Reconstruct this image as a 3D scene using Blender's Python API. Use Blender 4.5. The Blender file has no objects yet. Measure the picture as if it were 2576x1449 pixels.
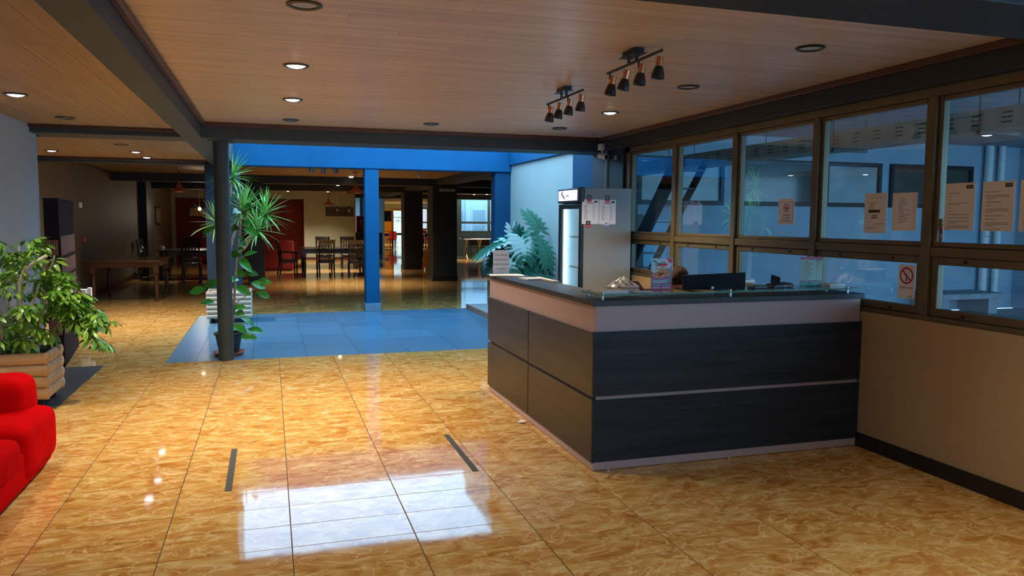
import bpy, bmesh, math, random
from mathutils import Vector, Matrix, Euler
R = math.radians
rnd = random.Random(7)
SC = bpy.context.scene
COL = SC.collection

# ------------------------------------------------------------------ camera
cam_d = bpy.data.cameras.new('camera')
cam = bpy.data.objects.new('camera', cam_d)
COL.objects.link(cam)
cam_d.sensor_width = 36.0
cam_d.lens = 36.0 * 1932.0 / 2576.0
cam_d.clip_end = 200
YAW, PIT, ROL = R(17.49), R(5.055), R(0.357)
f0 = Vector((math.sin(YAW), math.cos(YAW), 0)); r0 = Vector((math.cos(YAW), -math.sin(YAW), 0)); u0 = Vector((0, 0, 1))
f2 = f0 * math.cos(PIT) - u0 * math.sin(PIT); u2 = u0 * math.cos(PIT) + f0 * math.sin(PIT)
r3 = r0 * math.cos(ROL) + u2 * math.sin(ROL); u3 = u2 * math.cos(ROL) - r0 * math.sin(ROL)
mw = Matrix((r3, u3, -f2)).transposed().to_4x4(); mw.translation = (0, 0, 1.6)
cam.matrix_world = mw
SC.camera = cam

# ------------------------------------------------------------------ world, exposure
SKY = (2.2, 4.5, 6.9)
wd = bpy.data.worlds.new('sky'); SC.world = wd; wd.use_nodes = True
wd.node_tree.nodes['Background'].inputs[0].default_value = (SKY[0] / 7, SKY[1] / 7, SKY[2] / 7, 1)
wd.node_tree.nodes['Background'].inputs[1].default_value = 7.0
SC.view_settings.view_transform = 'Standard'
SC.view_settings.look = 'None'
SC.view_settings.exposure = 0.0
SC.view_settings.gamma = 1.0
SC.view_settings.use_curve_mapping = False
SC.cycles.use_denoising = True
SC.cycles.max_bounces = 10
SC.cycles.diffuse_bounces = 5
SC.cycles.transparent_max_bounces = 12
SC.cycles.caustics_reflective = False
SC.cycles.caustics_refractive = False
SC.cycles.sample_clamp_indirect = 6.0
LAMP = (1.0, 0.88, 0.70)
LAMP_W = 215.0

# sky portal over the open court, so that daylight samples well
def portal(loc, rot, sx, sy):
    d = bpy.data.lights.new('sky_portal', 'AREA'); d.shape = 'RECTANGLE'; d.size = sx; d.size_y = sy
    d.cycles.is_portal = True
    o = bpy.data.objects.new('sky_portal', d); COL.objects.link(o); o.location = loc; o.rotation_euler = rot
portal((1.8, 11.4, 3.06), (0, 0, 0), 4.7, 4.1)
portal((0.2, -3.98, 1.05), (R(90), 0, 0), 1.0, 2.1)
portal((9.4, 35.5, 2.95), (0, 0, 0), 3.1, 4.3)

# ------------------------------------------------------------------ materials
MATS = {}
def nt(name):
    m = bpy.data.materials.new(name); m.use_nodes = True
    t = m.node_tree
    return m, t, t.nodes['Principled BSDF']
def ramp(t, stops):
    n = t.nodes.new('ShaderNodeValToRGB')
    e = n.color_ramp.elements
    while len(e) < len(stops): e.new(0.5)
    for q, (p, c) in zip(e, stops): q.position = p; q.color = (*c, 1)
    return n
def mat(name, col, rough=.5, metal=0., spec=.5, var=.0, scale=8., stretch=(1, 1, 1), bump=0., bscale=60., coat=0., emit=None, es=0.):
    if name in MATS: return MATS[name]
    m, t, b = nt(name); MATS[name] = m
    b.inputs['Roughness'].default_value = rough; b.inputs['Metallic'].default_value = metal
    b.inputs['Specular IOR Level'].default_value = spec; b.inputs['Coat Weight'].default_value = coat
    b.inputs['Base Color'].default_value = (*col, 1)
    L = t.links.new
    if var or bump:
        tc = t.nodes.new('ShaderNodeTexCoord'); mp = t.nodes.new('ShaderNodeMapping'); mp.inputs['Scale'].default_value = stretch
        L(tc.outputs['Object'], mp.inputs[0])
        if var:
            n = t.nodes.new('ShaderNodeTexNoise'); n.inputs['Scale'].default_value = scale; n.inputs['Detail'].default_value = 6
            L(mp.outputs[0], n.inputs[0])
            r = ramp(t, [(.3, [c * (1 - var) for c in col]), (.7, [min(1, c * (1 + var)) for c in col])])
            L(n.outputs[0], r.inputs[0]); L(r.outputs[0], b.inputs['Base Color'])
        if bump:
            n2 = t.nodes.new('ShaderNodeTexNoise'); n2.inputs['Scale'].default_value = bscale; n2.inputs['Detail'].default_value = 4
            L(mp.outputs[0], n2.inputs[0])
            bp = t.nodes.new('ShaderNodeBump'); bp.inputs['Strength'].default_value = bump; bp.inputs['Distance'].default_value = .01
            L(n2.outputs[0], bp.inputs['Height']); L(bp.outputs[0], b.inputs['Normal'])
    if emit:
        b.inputs['Emission Color'].default_value = (*emit, 1); b.inputs['Emission Strength'].default_value = es
    return m

def marble(name, bricks=False):
    m, t, b = nt(name); L = t.links.new
    g = t.nodes.new('ShaderNodeNewGeometry'); oi = t.nodes.new('ShaderNodeObjectInfo')
    ml = t.nodes.new('ShaderNodeVectorMath'); ml.operation = 'SCALE'; ml.inputs[0].default_value = (31., 17., 7.)
    L(oi.outputs['Random'], ml.inputs['Scale'])
    ad = t.nodes.new('ShaderNodeVectorMath'); L(g.outputs['Position'], ad.inputs[0])
    src = ml.outputs[0]
    if bricks:
        br = t.nodes.new('ShaderNodeTexBrick'); br.offset = 0; br.inputs['Scale'].default_value = 1
        br.inputs['Brick Width'].default_value = .604; br.inputs['Row Height'].default_value = .2825
        br.inputs['Mortar Size'].default_value = .003; br.inputs['Mortar Smooth'].default_value = 0
        br.inputs['Color1'].default_value = (0, 0, 0, 1); br.inputs['Color2'].default_value = (1, 1, 1, 1); br.inputs['Mortar'].default_value = (.5, .5, .5, 1)
        of = t.nodes.new('ShaderNodeVectorMath'); of.inputs[1].default_value = (.531 + 6.04, 30 * .2825 - 9.15, 0)
        L(g.outputs['Position'], of.inputs[0]); L(of.outputs[0], br.inputs['Vector'])
        s2 = t.nodes.new('ShaderNodeVectorMath'); s2.operation = 'MULTIPLY'; s2.inputs[1].default_value = (31., 17., 7.)
        L(br.outputs['Color'], s2.inputs[0]); src = s2.outputs[0]
    L(src, ad.inputs[1])
    mp = t.nodes.new('ShaderNodeMapping'); mp.inputs['Scale'].default_value = (1.7, 3.0, 3); mp.inputs['Rotation'].default_value = (0, 0, R(-28))
    L(ad.outputs[0], mp.inputs[0])
    n = t.nodes.new('ShaderNodeTexNoise'); n.inputs['Scale'].default_value = 2.6; n.inputs['Detail'].default_value = 9; n.inputs['Roughness'].default_value = .62; n.inputs['Distortion'].default_value = 1.5
    L(mp.outputs[0], n.inputs[0])
    r = ramp(t, [(.30, (.34, .125, .020)), (.41, (.46, .205, .042)), (.50, (.54, .29, .075)), (.60, (.60, .38, .125)), (.74, (.72, .54, .27))])
    L(n.outputs[0], r.inputs[0])
    n2 = t.nodes.new('ShaderNodeTexNoise'); n2.inputs['Scale'].default_value = 2.1; n2.inputs['Detail'].default_value = 7; n2.inputs['Distortion'].default_value = 1.6
    mp2 = t.nodes.new('ShaderNodeMapping'); mp2.inputs['Location'].default_value = (9, 4, 2); mp2.inputs['Scale'].default_value = (1.5, 2.6, 3); mp2.inputs['Rotation'].default_value = (0, 0, R(-30))
    L(ad.outputs[0], mp2.inputs[0]); L(mp2.outputs[0], n2.inputs[0])
    r2 = ramp(t, [(.475, (0, 0, 0)), (.497, (1, 1, 1)), (.503, (1, 1, 1)), (.525, (0, 0, 0))]); L(n2.outputs[0], r2.inputs[0])
    mx = t.nodes.new('ShaderNodeMix'); mx.data_type = 'RGBA'; mx.inputs[7].default_value = (.82, .60, .32, 1)
    sc = t.nodes.new('ShaderNodeMath'); sc.operation = 'MULTIPLY'; sc.inputs[1].default_value = .55
    L(r2.outputs[0], sc.inputs[0]); L(sc.outputs[0], mx.inputs[0]); L(r.outputs[0], mx.inputs[6])
    out = mx.outputs[2]
    if bricks:
        m3 = t.nodes.new('ShaderNodeMix'); m3.data_type = 'RGBA'; m3.inputs[7].default_value = (.12, .07, .03, 1)
        L(br.outputs['Fac'], m3.inputs[0]); L(out, m3.inputs[6]); out = m3.outputs[2]
    L(out, b.inputs['Base Color'])
    b.inputs['Roughness'].default_value = .045; b.inputs['IOR'].default_value = 1.41
    n3 = t.nodes.new('ShaderNodeTexNoise'); n3.inputs['Scale'].default_value = 2.2; n3.inputs['Detail'].default_value = 2
    L(ad.outputs[0], n3.inputs[0])
    bp = t.nodes.new('ShaderNodeBump'); bp.inputs['Strength'].default_value = .22 if bricks else .12; bp.inputs['Distance'].default_value = .006
    L(n3.outputs[0], bp.inputs['Height']); L(bp.outputs[0], b.inputs['Normal'])
    return m

def wood(name, dark, light, rough=.45, axis=0, scale=14., coat=0., spec=.5, rand=True):
    m, t, b = nt(name); L = t.links.new
    g = t.nodes.new('ShaderNodeNewGeometry'); oi = t.nodes.new('ShaderNodeObjectInfo')
    ml = t.nodes.new('ShaderNodeVectorMath'); ml.operation = 'SCALE'; ml.inputs[0].default_value = (13., 19., 7.) if rand else (0, 0, 0)
    L(oi.outputs['Random'], ml.inputs['Scale'])
    ad = t.nodes.new('ShaderNodeVectorMath'); L(g.outputs['Position'], ad.inputs[0]); L(ml.outputs[0], ad.inputs[1])
    mp = t.nodes.new('ShaderNodeMapping'); s = [scale] * 3; s[axis] = scale * .045; mp.inputs['Scale'].default_value = s
    L(ad.outputs[0], mp.inputs[0])
    n = t.nodes.new('ShaderNodeTexNoise'); n.inputs['Scale'].default_value = 1.; n.inputs['Detail'].default_value = 8; n.inputs['Roughness'].default_value = .68; n.inputs['Distortion'].default_value = .3
    L(mp.outputs[0], n.inputs[0])
    r = ramp(t, [(.32, dark), (.5, [(a + c) / 2 for a, c in zip(dark, light)]), (.68, light)])
    L(n.outputs[0], r.inputs[0]); L(r.outputs[0], b.inputs['Base Color'])
    b.inputs['Roughness'].default_value = rough; b.inputs['Coat Weight'].default_value = coat; b.inputs['Specular IOR Level'].default_value = spec
    return m

def granite(name):
    m, t, b = nt(name); L = t.links.new
    g = t.nodes.new('ShaderNodeNewGeometry'); oi = t.nodes.new('ShaderNodeObjectInfo')
    n = t.nodes.new('ShaderNodeTexNoise'); n.inputs['Scale'].default_value = 55; n.inputs['Detail'].default_value = 4; L(g.outputs['Position'], n.inputs[0])
    r = ramp(t, [(.35, (.055, .145, .235)), (.65, (.085, .215, .33))]); L(n.outputs[0], r.inputs[0])
    mx = t.nodes.new('ShaderNodeMix'); mx.data_type = 'RGBA'; mx.blend_type = 'MULTIPLY'; mx.inputs[0].default_value = 1
    r2 = ramp(t, [(0, (.9, .9, .9)), (1, (1.06, 1.06, 1.06))]); L(oi.outputs['Random'], r2.inputs[0])
    L(r.outputs[0], mx.inputs[6]); L(r2.outputs[0], mx.inputs[7]); L(mx.outputs[2], b.inputs['Base Color'])
    b.inputs['Roughness'].default_value = .3; b.inputs['IOR'].default_value = 1.55
    return m

def thin_glass(name, tint=(1, 1, 1), boost=1.6, rough=0.):
    m = bpy.data.materials.new(name); m.use_nodes = True; t = m.node_tree; t.nodes.clear(); L = t.links.new
    o = t.nodes.new('ShaderNodeOutputMaterial'); mx = t.nodes.new('ShaderNodeMixShader')
    tr = t.nodes.new('ShaderNodeBsdfTransparent'); tr.inputs[0].default_value = (*tint, 1)
    gl = t.nodes.new('ShaderNodeBsdfGlossy'); gl.inputs['Roughness'].default_value = rough
    fr = t.nodes.new('ShaderNodeFresnel'); ge = t.nodes.new('ShaderNodeNewGeometry')
    io = t.nodes.new('ShaderNodeMix'); io.data_type = 'FLOAT'; io.inputs[2].default_value = 1.5; io.inputs[3].default_value = 1 / 1.5
    L(ge.outputs['Backfacing'], io.inputs[0]); L(io.outputs[0], fr.inputs[0])     # both faces of a pane reflect alike
    mu = t.nodes.new('ShaderNodeMath'); mu.operation = 'MULTIPLY'; mu.inputs[1].default_value = boost; mu.use_clamp = True
    L(fr.outputs[0], mu.inputs[0]); L(mu.outputs[0], mx.inputs[0]); L(tr.outputs[0], mx.inputs[1]); L(gl.outputs[0], mx.inputs[2]); L(mx.outputs[0], o.inputs[0])
    MATS[name] = m
    return m

M_TILE = marble('marble_tile'); M_FLOOR = marble('marble_floor', True)
M_GROUT = mat('grout', (.055, .032, .018), .8)
M_GRAN = granite('granite')
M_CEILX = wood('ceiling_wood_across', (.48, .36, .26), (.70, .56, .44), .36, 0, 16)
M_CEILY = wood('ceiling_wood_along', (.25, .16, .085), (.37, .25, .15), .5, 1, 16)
M_MOULD = wood('moulding_wood', (.05, .018, .012), (.10, .04, .025), .4, 0, 20)
M_BEAM = mat('beam_paint', (.028, .043, .050), .6, var=.15, scale=3)
M_DARK = mat('dark_paint', (.014, .018, .021), .55, var=.15, scale=3)
M_BLUE = mat('court_daylight_blue_paint', (.002, .088, .215), .7, spec=.2, var=.10, scale=1.6, bump=.1, bscale=30)  # blue paint of the band; on the middle column daylight put into the colour
M_BLUED = mat('column_daylight_blue', (.004, .055, .13), .7, spec=.2, var=.12, scale=1.5)  # blue of the daylight put into the charcoal columns' colour
M_SLATE = mat('slate_column_paint', (.022, .040, .066), .7, var=.1, scale=1.5, spec=.2)
M_PALE = mat('pale_wall_paint', (.37, .42, .40), .7, var=.05, scale=1.2, bump=.12, bscale=40)
M_GREYW = mat('grey_wall_paint', (.44, .32, .17), .75, var=.06, scale=1.5, bump=.12, bscale=60)
M_LEFTW = mat('left_wall_paint', (.36, .40, .43), .7, var=.05, scale=1.5)
M_FARW = mat('cream_wall_paint', (.31, .34, .27), .75, var=.05, scale=1.)
M_FARL = mat('taupe_wall_paint', (.145, .12, .08), .6, spec=.2, var=.06, scale=1.)
M_RED = mat('red_wall_paint', (.15, .002, .004), .6, var=.1, scale=2)
M_FRAME = mat('bronze_frame', (.145, .108, .054), .42, metal=.25, var=.12, scale=5)
M_BLACK = mat('black_plastic', (.012, .012, .013), .35)
M_BLACKM = mat('black_metal', (.015, .015, .016), .4, metal=.3)
M_STEEL = mat('brushed_steel', (.62, .63, .64), .25, metal=1.)
M_COPPER = mat('copper', (.62, .22, .09), .28, metal=.9)
M_WHITE = mat('white_paint', (.72, .73, .74), .5)
M_PAPER = mat('paper', (.84, .79, .73), .7)
M_PAPERW = mat('white_paper', (.86, .86, .88), .7)
M_INK = mat('ink', (.045, .04, .04), .7)
M_INKG = mat('grey_ink', (.24, .22, .21), .7)
M_REDP = mat('print_red', (.62, .02, .035), .5)
M_MAG = mat('print_magenta', (.62, .05, .18), .5)
M_TEAL = mat('print_teal', (.05, .38, .32), .5)
M_TEALL = mat('print_light_teal', (.45, .66, .60), .5)
M_BLUEP = mat('print_blue', (.04, .10, .38), .5)
M_ORANGE = mat('print_orange', (.72, .28, .05), .5)
M_PINK = mat('print_pink', (.72, .33, .33), .5)
M_GLASS = thin_glass('window_glass', (.86, .93, .96), 2.0)
M_GLASSG = thin_glass('shelf_glass', (.80, .92, .87), 1.3)
M_ACRYL = thin_glass('clear_acrylic', (.95, .97, .97), 1.0)
M_EDGE = mat('glass_edge_green', (.05, .22, .16), .2)
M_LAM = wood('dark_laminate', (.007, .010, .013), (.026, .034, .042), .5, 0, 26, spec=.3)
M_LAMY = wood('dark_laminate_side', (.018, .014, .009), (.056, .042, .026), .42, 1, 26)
M_TOP = mat('worktop_laminate', (.034, .033, .034), .42, spec=.35, var=.2, scale=18)
M_FASC = mat('fascia_laminate', (.39, .29, .285), .5)
M_FRIDGE = mat('fridge_side', (.215, .235, .24), .38)
M_DWOOD = wood('dark_table_wood', (.008, .004, .003), (.030, .013, .008), .25, 0, 22, coat=.4)
M_RWOOD = wood('red_brown_wood', (.05, .016, .008), (.14, .05, .022), .3, 2, 22, coat=.3)
M_LOG = wood('planter_log_wood', (.42, .25, .11), (.62, .42, .22), .55, 0, 14)
M_LOGW = mat('planter_cream', (.62, .50, .38), .5, var=.12, scale=5, stretch=(1, 6, 6))
M_SOFA = mat('red_velvet', (.46, .001, .002), .9, spec=.02, var=.12, scale=5, bump=.15, bscale=180)
M_SOFAD = mat('dark_red_fabric', (.17, .002, .004), .8)
M_CHRED = mat('red_chair_fabric', (.50, .012, .02), .8)
M_GOLD = mat('gold_frame', (.62, .36, .10), .3, metal=.8)
M_SOIL = mat('soil', (.03, .02, .012), .95, var=.4, scale=40)
M_POT = mat('black_pot', (.018, .020, .022), .5)
M_TERRA = mat('terracotta_plastic', (.42, .10, .05), .5)
M_BARK = mat('bark', (.42, .29, .19), .8, var=.3, scale=25)
M_BARKW = mat('pale_bark', (.60, .52, .40), .8, var=.25, scale=20)
M_CONC = mat('concrete', (.34, .36, .38), .85, var=.2, scale=4, bump=.3, bscale=25)
M_PATIO = mat('patio_wall_render', (.33, .44, .52), .85, var=.08, scale=2, bump=.25, bscale=50)
M_TRAY = mat('galvanised_tray', (.22, .20, .16), .55, metal=.3, var=.2, scale=8)
M_YEL = mat('yellow_paint', (.80, .42, .04), .6)
M_SIGNY = mat('wet_sign_plastic', (.75, .30, .02), .5)
M_STRIPK = mat('antislip_tape', (.045, .042, .038), .85, bump=.3, bscale=300)
M_MAT = mat('floor_mat_rubber', (.035, .037, .040), .8, bump=.2, bscale=200)
M_SKIN = mat('skin', (.50, .28, .19), .5)
M_HAIR = mat('brown_hair', (.040, .020, .010), .8, spec=.15, var=.7, scale=90, stretch=(1, 1, .12), bump=.6, bscale=120)
M_CLOTH = mat('dark_blouse', (.03, .035, .05), .8)
def leafmat(name, a, b_, rough=.35, spec=.5, trans=.0):
    m, t, b = nt(name); L = t.links.new
    oi = t.nodes.new('ShaderNodeObjectInfo'); tc = t.nodes.new('ShaderNodeTexCoord')
    n = t.nodes.new('ShaderNodeTexNoise'); n.inputs['Scale'].default_value = 9; L(tc.outputs['Object'], n.inputs[0])
    s = t.nodes.new('ShaderNodeMath'); s.operation = 'ADD'; L(oi.outputs['Random'], s.inputs[0]); L(n.outputs[0], s.inputs[1])
    r = ramp(t, [(.35, a), (1., b_)]); h = t.nodes.new('ShaderNodeMath'); h.operation = 'MULTIPLY'; h.inputs[1].default_value = .66
    L(s.outputs[0], h.inputs[0]); L(h.outputs[0], r.inputs[0]); L(r.outputs[0], b.inputs['Base Color'])
    b.inputs['Roughness'].default_value = rough; b.inputs['Specular IOR Level'].default_value = spec
    return m
M_YUC = leafmat('yucca_leaf', (.12, .36, .06), (.34, .60, .14), .3, .7)
M_RUB = leafmat('rubber_leaf', (.03, .19, .025), (.06, .36, .035), .3, .4)
M_SCH = leafmat('schefflera_leaf', (.05, .17, .012), (.22, .42, .04), .3)
M_MON = leafmat('monstera_leaf', (.005, .055, .035), (.018, .15, .08), .2, 1.)
def emis(name, col, s):
    return mat(name, (.8, .8, .8), .5, emit=col, es=s)
M_BULB = emis('lamp_lit', (1, .90, .74), 14.)
M_BULBC = emis('lamp_lit_cool', (.78, .80, 1.0), 14.)
M_OFF = mat('lamp_unlit', (.45, .45, .44), .3, var=.3, scale=120)

# ------------------------------------------------------------------ builders
class MB:
    """collects shapes in world coordinates and links them as one mesh relative to off"""
    def __init__(s, off=(0, 0, 0)):
        s.v = []; s.f = []; s.off = Vector(off)
    def add(s, vs, fs):
        n = len(s.v); s.v += [Vector(p) for p in vs]; s.f += [[i + n for i in q] for q in fs]; return s
    def box(s, x0, x1, y0, y1, z0, z1):
        if x0 > x1: x0, x1 = x1, x0
        if y0 > y1: y0, y1 = y1, y0
        if z0 > z1: z0, z1 = z1, z0
        return s.add([(x0, y0, z0), (x1, y0, z0), (x1, y1, z0), (x0, y1, z0), (x0, y0, z1), (x1, y0, z1), (x1, y1, z1), (x0, y1, z1)],
                     [(3, 2, 1, 0), (4, 5, 6, 7), (0, 1, 5, 4), (1, 2, 6, 5), (2, 3, 7, 6), (3, 0, 4, 7)])
    def mbox(s, m, hx, hy, hz):
        q = [(-1, -1, -1), (1, -1, -1), (1, 1, -1), (-1, 1, -1), (-1, -1, 1), (1, -1, 1), (1, 1, 1), (-1, 1, 1)]
        return s.add([m @ Vector((a * hx, b * hy, c * hz)) for a, b, c in q], [(3, 2, 1, 0), (4, 5, 6, 7), (0, 1, 5, 4), (1, 2, 6, 5), (2, 3, 7, 6), (3, 0, 4, 7)])
    def tube(s, pts, rad, n=8, caps=True):
        pts = [Vector(p) for p in pts]; k = len(pts)
        rads = rad if isinstance(rad, (list, tuple)) else [rad] * k
        vs = []; fs = []; prev = None
        for i, p in enumerate(pts):
            d = (pts[min(i + 1, k - 1)] - pts[max(i - 1, 0)]).normalized()
            a = prev - d * prev.dot(d) if prev else (Vector((1, 0, 0)) if abs(d.z) > .9 else Vector((0, 0, 1)).cross(d))
            a.normalize(); prev = a; c = d.cross(a)
            for j in range(n):
                t = 2 * math.pi * j / n
                vs.append(p + (a * math.cos(t) + c * math.sin(t)) * rads[i])
        for i in range(k - 1):
            for j in range(n):
                fs.append((i * n + j, i * n + (j + 1) % n, (i + 1) * n + (j + 1) % n, (i + 1) * n + j))
        if caps: fs += [tuple(range(n - 1, -1, -1)), tuple((k - 1) * n + j for j in range(n))]
        return s.add(vs, fs)
    def lathe(s, prof, c=(0, 0, 0), n=16, m=None, caps=False):
        """prof = (radius, z) list round the vertical through c, or in frame m"""
        M = m if m is not None else Matrix.Translation(c); vs = []; fs = []; k = len(prof)
        for r, z in prof:
            for j in range(n):
                t = 2 * math.pi * j / n; vs.append(M @ Vector((r * math.cos(t), r * math.sin(t), z)))
        for i in range(k - 1):
            for j in range(n):
                fs.append((i * n + j, i * n + (j + 1) % n, (i + 1) * n + (j + 1) % n, (i + 1) * n + j))
        if caps: fs += [tuple(range(n - 1, -1, -1)), tuple((k - 1) * n + j for j in range(n))]
        return s.add(vs, fs)
    def poly(s, pts, thick):
        """planar polygon extruded by vector thick"""
        n = len(pts); t = Vector(thick); vs = [Vector(p) for p in pts] + [Vector(p) + t for p in pts]
        return s.add(vs, [tuple(range(n)), tuple(range(2 * n - 1, n - 1, -1))] + [(i, i + n, (i + 1) % n + n, (i + 1) % n) for i in range(n)])
    def mesh(s, name, m, ang=35):
        me = bpy.data.meshes.new(name); me.from_pydata([p - s.off for p in s.v], [], s.f)
        bm = bmesh.new(); bm.from_mesh(me); bmesh.ops.recalc_face_normals(bm, faces=bm.faces); bm.to_mesh(me); bm.free()
        if m: me.materials.append(m)
        me.shade_smooth(); me.set_sharp_from_angle(angle=R(ang)); return me
    def build(s, name, m, parent=None, bevel=0, seg=2, sub=0, label=None, ang=35):
        o = bpy.data.objects.new(name, s.mesh(name, m, ang)); COL.objects.link(o)
        if parent: o.parent = parent
        if bevel:
            b = o.modifiers.new('bevel', 'BEVEL'); b.width = bevel; b.segments = seg; b.limit_method = 'ANGLE'; b.harden_normals = False
        if sub:
            q = o.modifiers.new('subsurf', 'SUBSURF'); q.levels = sub; q.render_levels = sub
        if label: o['label'] = label
        return o
def tag(o, label, cat, group=None, kind=None):
    o['label'] = label; o['category'] = cat
    if group: o['group'] = group
    if kind: o['kind'] = kind
    return o
def thing(name, label, cat, loc=(0, 0, 0), group=None, rz=0):
    o = bpy.data.objects.new(name, None); COL.objects.link(o); o.location = loc; o.rotation_euler = (0, 0, rz); o.empty_display_size = .1
    return tag(o, label, cat, group)
def S(o, label=None):
    o['kind'] = 'structure'
    if label: o['label'] = label
    return o
def inst(name, me, parent, loc, rot=(0, 0, 0), sc=1.):
    o = bpy.data.objects.new(name, me); COL.objects.link(o); o.parent = parent; o.location = loc; o.rotation_euler = rot
    o.scale = (sc, sc, sc) if not isinstance(sc, tuple) else sc
    return o
def dup(root, loc, rz=None, label=None):
    r = root.copy(); COL.objects.link(r); r.location = loc
    if rz is not None: r.rotation_euler = (0, 0, rz)
    if label: r['label'] = label
    for ch in list(root.children):
        c = ch.copy(); COL.objects.link(c); c.parent = r
        for g in list(ch.children):
            d = g.copy(); COL.objects.link(d); d.parent = c
    return r
def text(body, size, loc, rot, m, parent=None, off=(0, 0, 0), name='lettering', align='CENTER', ext=.0004, shear=0, spacing=1.):
    cu = bpy.data.curves.new(name, 'FONT'); cu.body = body; cu.size = size; cu.align_x = align; cu.align_y = 'CENTER'; cu.extrude = ext; cu.shear = shear
    cu.space_character = spacing; cu.resolution_u = 3; cu.materials.append(m)
    o = bpy.data.objects.new(name, cu); COL.objects.link(o); o.location = Vector(loc) - Vector(off); o.rotation_euler = rot
    me = bpy.data.meshes.new_from_object(o); me.name = name; q = bpy.data.objects.new(name, me); COL.objects.link(q)
    q.location = o.location; q.rotation_euler = rot; bpy.data.objects.remove(o)
    if parent: q.parent = parent
    return q
FACE_Y = (R(90), 0, 0)            # reads from -Y
FACE_X = (R(90), 0, R(-90))       # reads from -X
# ------------------------------------------------------------------ setting: floor
XL = [-2.343 + .604 * k for k in range(11)] + [4.02]
floor = S(MB().box(-2.6, 4.1, -4.2, 2.37, -.2, 0).box(-3.6, -1.135, 10.845, 13.5, -.2, 0).box(-3.6, 11.2, 13.5, 53, -.2, 0).build('floor', M_FLOOR))
MB().box(-2.6, 4.1, 2.37, 9.15, -.2, -.004).box(-3.6, -1.135, 9.15, 10.845, -.2, -.004).box(-1.135, 4.4, 9.15, 13.5, -.2, -.004).build('grout_bed', M_GROUT, floor)
def tile_mesh(name, sx, sy, m, b=.0012):
    me = bpy.data.meshes.new(name); x, y = sx / 2, sy / 2
    me.from_pydata([(-x, -y, -.01), (x, -y, -.01), (x, y, -.01), (-x, y, -.01), (-x, -y, -b), (x, -y, -b), (x, y, -b), (-x, y, -b),
                    (-x + b, -y + b, 0), (x - b, -y + b, 0), (x - b, y - b, 0), (-x + b, y - b, 0)], [],
                   [(0, 1, 5, 4), (1, 2, 6, 5), (2, 3, 7, 6), (3, 0, 4, 7), (4, 5, 9, 8), (5, 6, 10, 9), (6, 7, 11, 10), (7, 4, 8, 11), (8, 9, 10, 11)])
    me.materials.append(m); return me
tm = tile_mesh('floor_tile', .5995, .2796, M_TILE); tme = tile_mesh('floor_tile', XL[11] - XL[10] - .0045, .2796, M_TILE)
def lay(me, x, y, tilt=.0011):
    inst('floor_tile', me, floor, (x, y, 0), (rnd.gauss(0, tilt), rnd.gauss(0, tilt * .7), 0))
for i in range(24):
    y = 9.15 - .2825 * (i + .5)
    for k in range(11):
        x = (XL[k] + XL[k + 1]) / 2
        if x > 2.4 and 4.75 < y < 6.6: continue
        lay(tme if k == 10 else tm, x, y)
for i in range(6):
    for k in range(4): lay(tm, -1.437 - .604 * k, 9.15 + .2825 * (i + .5))
GX = [-1.135] + [-.825 + .605 * k for k in range(9)] + [4.2]
gmesh = {}
for i in range(7):
    hy = .602 if i < 6 else .738
    for x0, x1 in zip(GX, GX[1:]):
        key = (round(x1 - x0, 3), hy)
        if key not in gmesh: gmesh[key] = tile_mesh('granite_tile', x1 - x0 - .004, hy - .004, M_GRAN)
        inst('granite_tile', gmesh[key], floor, ((x0 + x1) / 2, 9.15 + .602 * i + hy / 2, 0), (rnd.gauss(0, .0006), rnd.gauss(0, .0006), 0))

# ------------------------------------------------------------------ setting: ceilings
def ceiling(name, x0, x1, y0, y1, z, along, planks, w=.2, top=.14, mt=None):
    c = S(MB().box(x0, x1, y0, y1, z + .014, z + top).build(name, mt or (M_CEILX if along == 'x' else M_CEILY)))
    if not planks: return c
    a0, a1, b0, b1 = (x0, x1, y0, y1) if along == 'x' else (y0, y1, x0, x1)
    n = round((b1 - b0) / w); w = (b1 - b0) / n
    for i in range(n):
        cuts = [a0]; p = a0 + rnd.uniform(.5, 2.4)
        while p < a1 - .4: cuts.append(p); p += 2.4
        cuts.append(a1)
        for u, v in zip(cuts, cuts[1:]):
            p, q = b0 + i * w + .0012, b0 + (i + 1) * w - .0012
            B = MB()
            if along == 'x': B.box(u + .0008, v - .0008, p, q, z, z + .0135)
            else: B.box(p, q, u + .0008, v - .0008, z, z + .0135)
            B.build('ceiling_plank', M_CEILX if along == 'x' else M_CEILY, c)
    return c
ceiling('ceiling', -.67, 3.95, 2.78, 8.95, 2.62, 'x', True, .2)
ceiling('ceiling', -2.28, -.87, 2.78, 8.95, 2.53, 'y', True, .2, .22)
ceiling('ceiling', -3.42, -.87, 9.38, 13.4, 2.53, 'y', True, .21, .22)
ceiling('ceiling', -2.4, 4.0, -4.2, 2.35, 2.62, 'x', False)
for a, b in ((13.74, 19.5), (19.92, 24.4), (24.82, 31.2)):
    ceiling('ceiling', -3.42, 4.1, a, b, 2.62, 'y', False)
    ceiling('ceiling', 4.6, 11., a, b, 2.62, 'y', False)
ceiling('ceiling', 3.2, 7.8, 31.4, 53, 2.62, 'y', False, mt=M_FARW)
ceiling('ceiling', 7.8, 11., 37.85, 53, 2.62, 'y', False, mt=M_FARW)
def beam(x0, x1, y0, y1, z0=2.45, z1=2.9, m=None, name='ceiling_beam'):
    return S(MB().box(x0, x1, y0, y1, z0, z1).build(name, m or M_BEAM, bevel=.006))
beam(-.87, -.67, 2.78, 8.9)
beam(-2.6, 4.06, 8.9, 9.38, 2.45, 3.0)
beam(-2.4, 4.03, 2.35, 2.78, 2.45, 2.9, M_DARK)
beam(3.95, 4.2, -4.2, 8.9, 2.455, 2.9, M_DARK)
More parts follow.
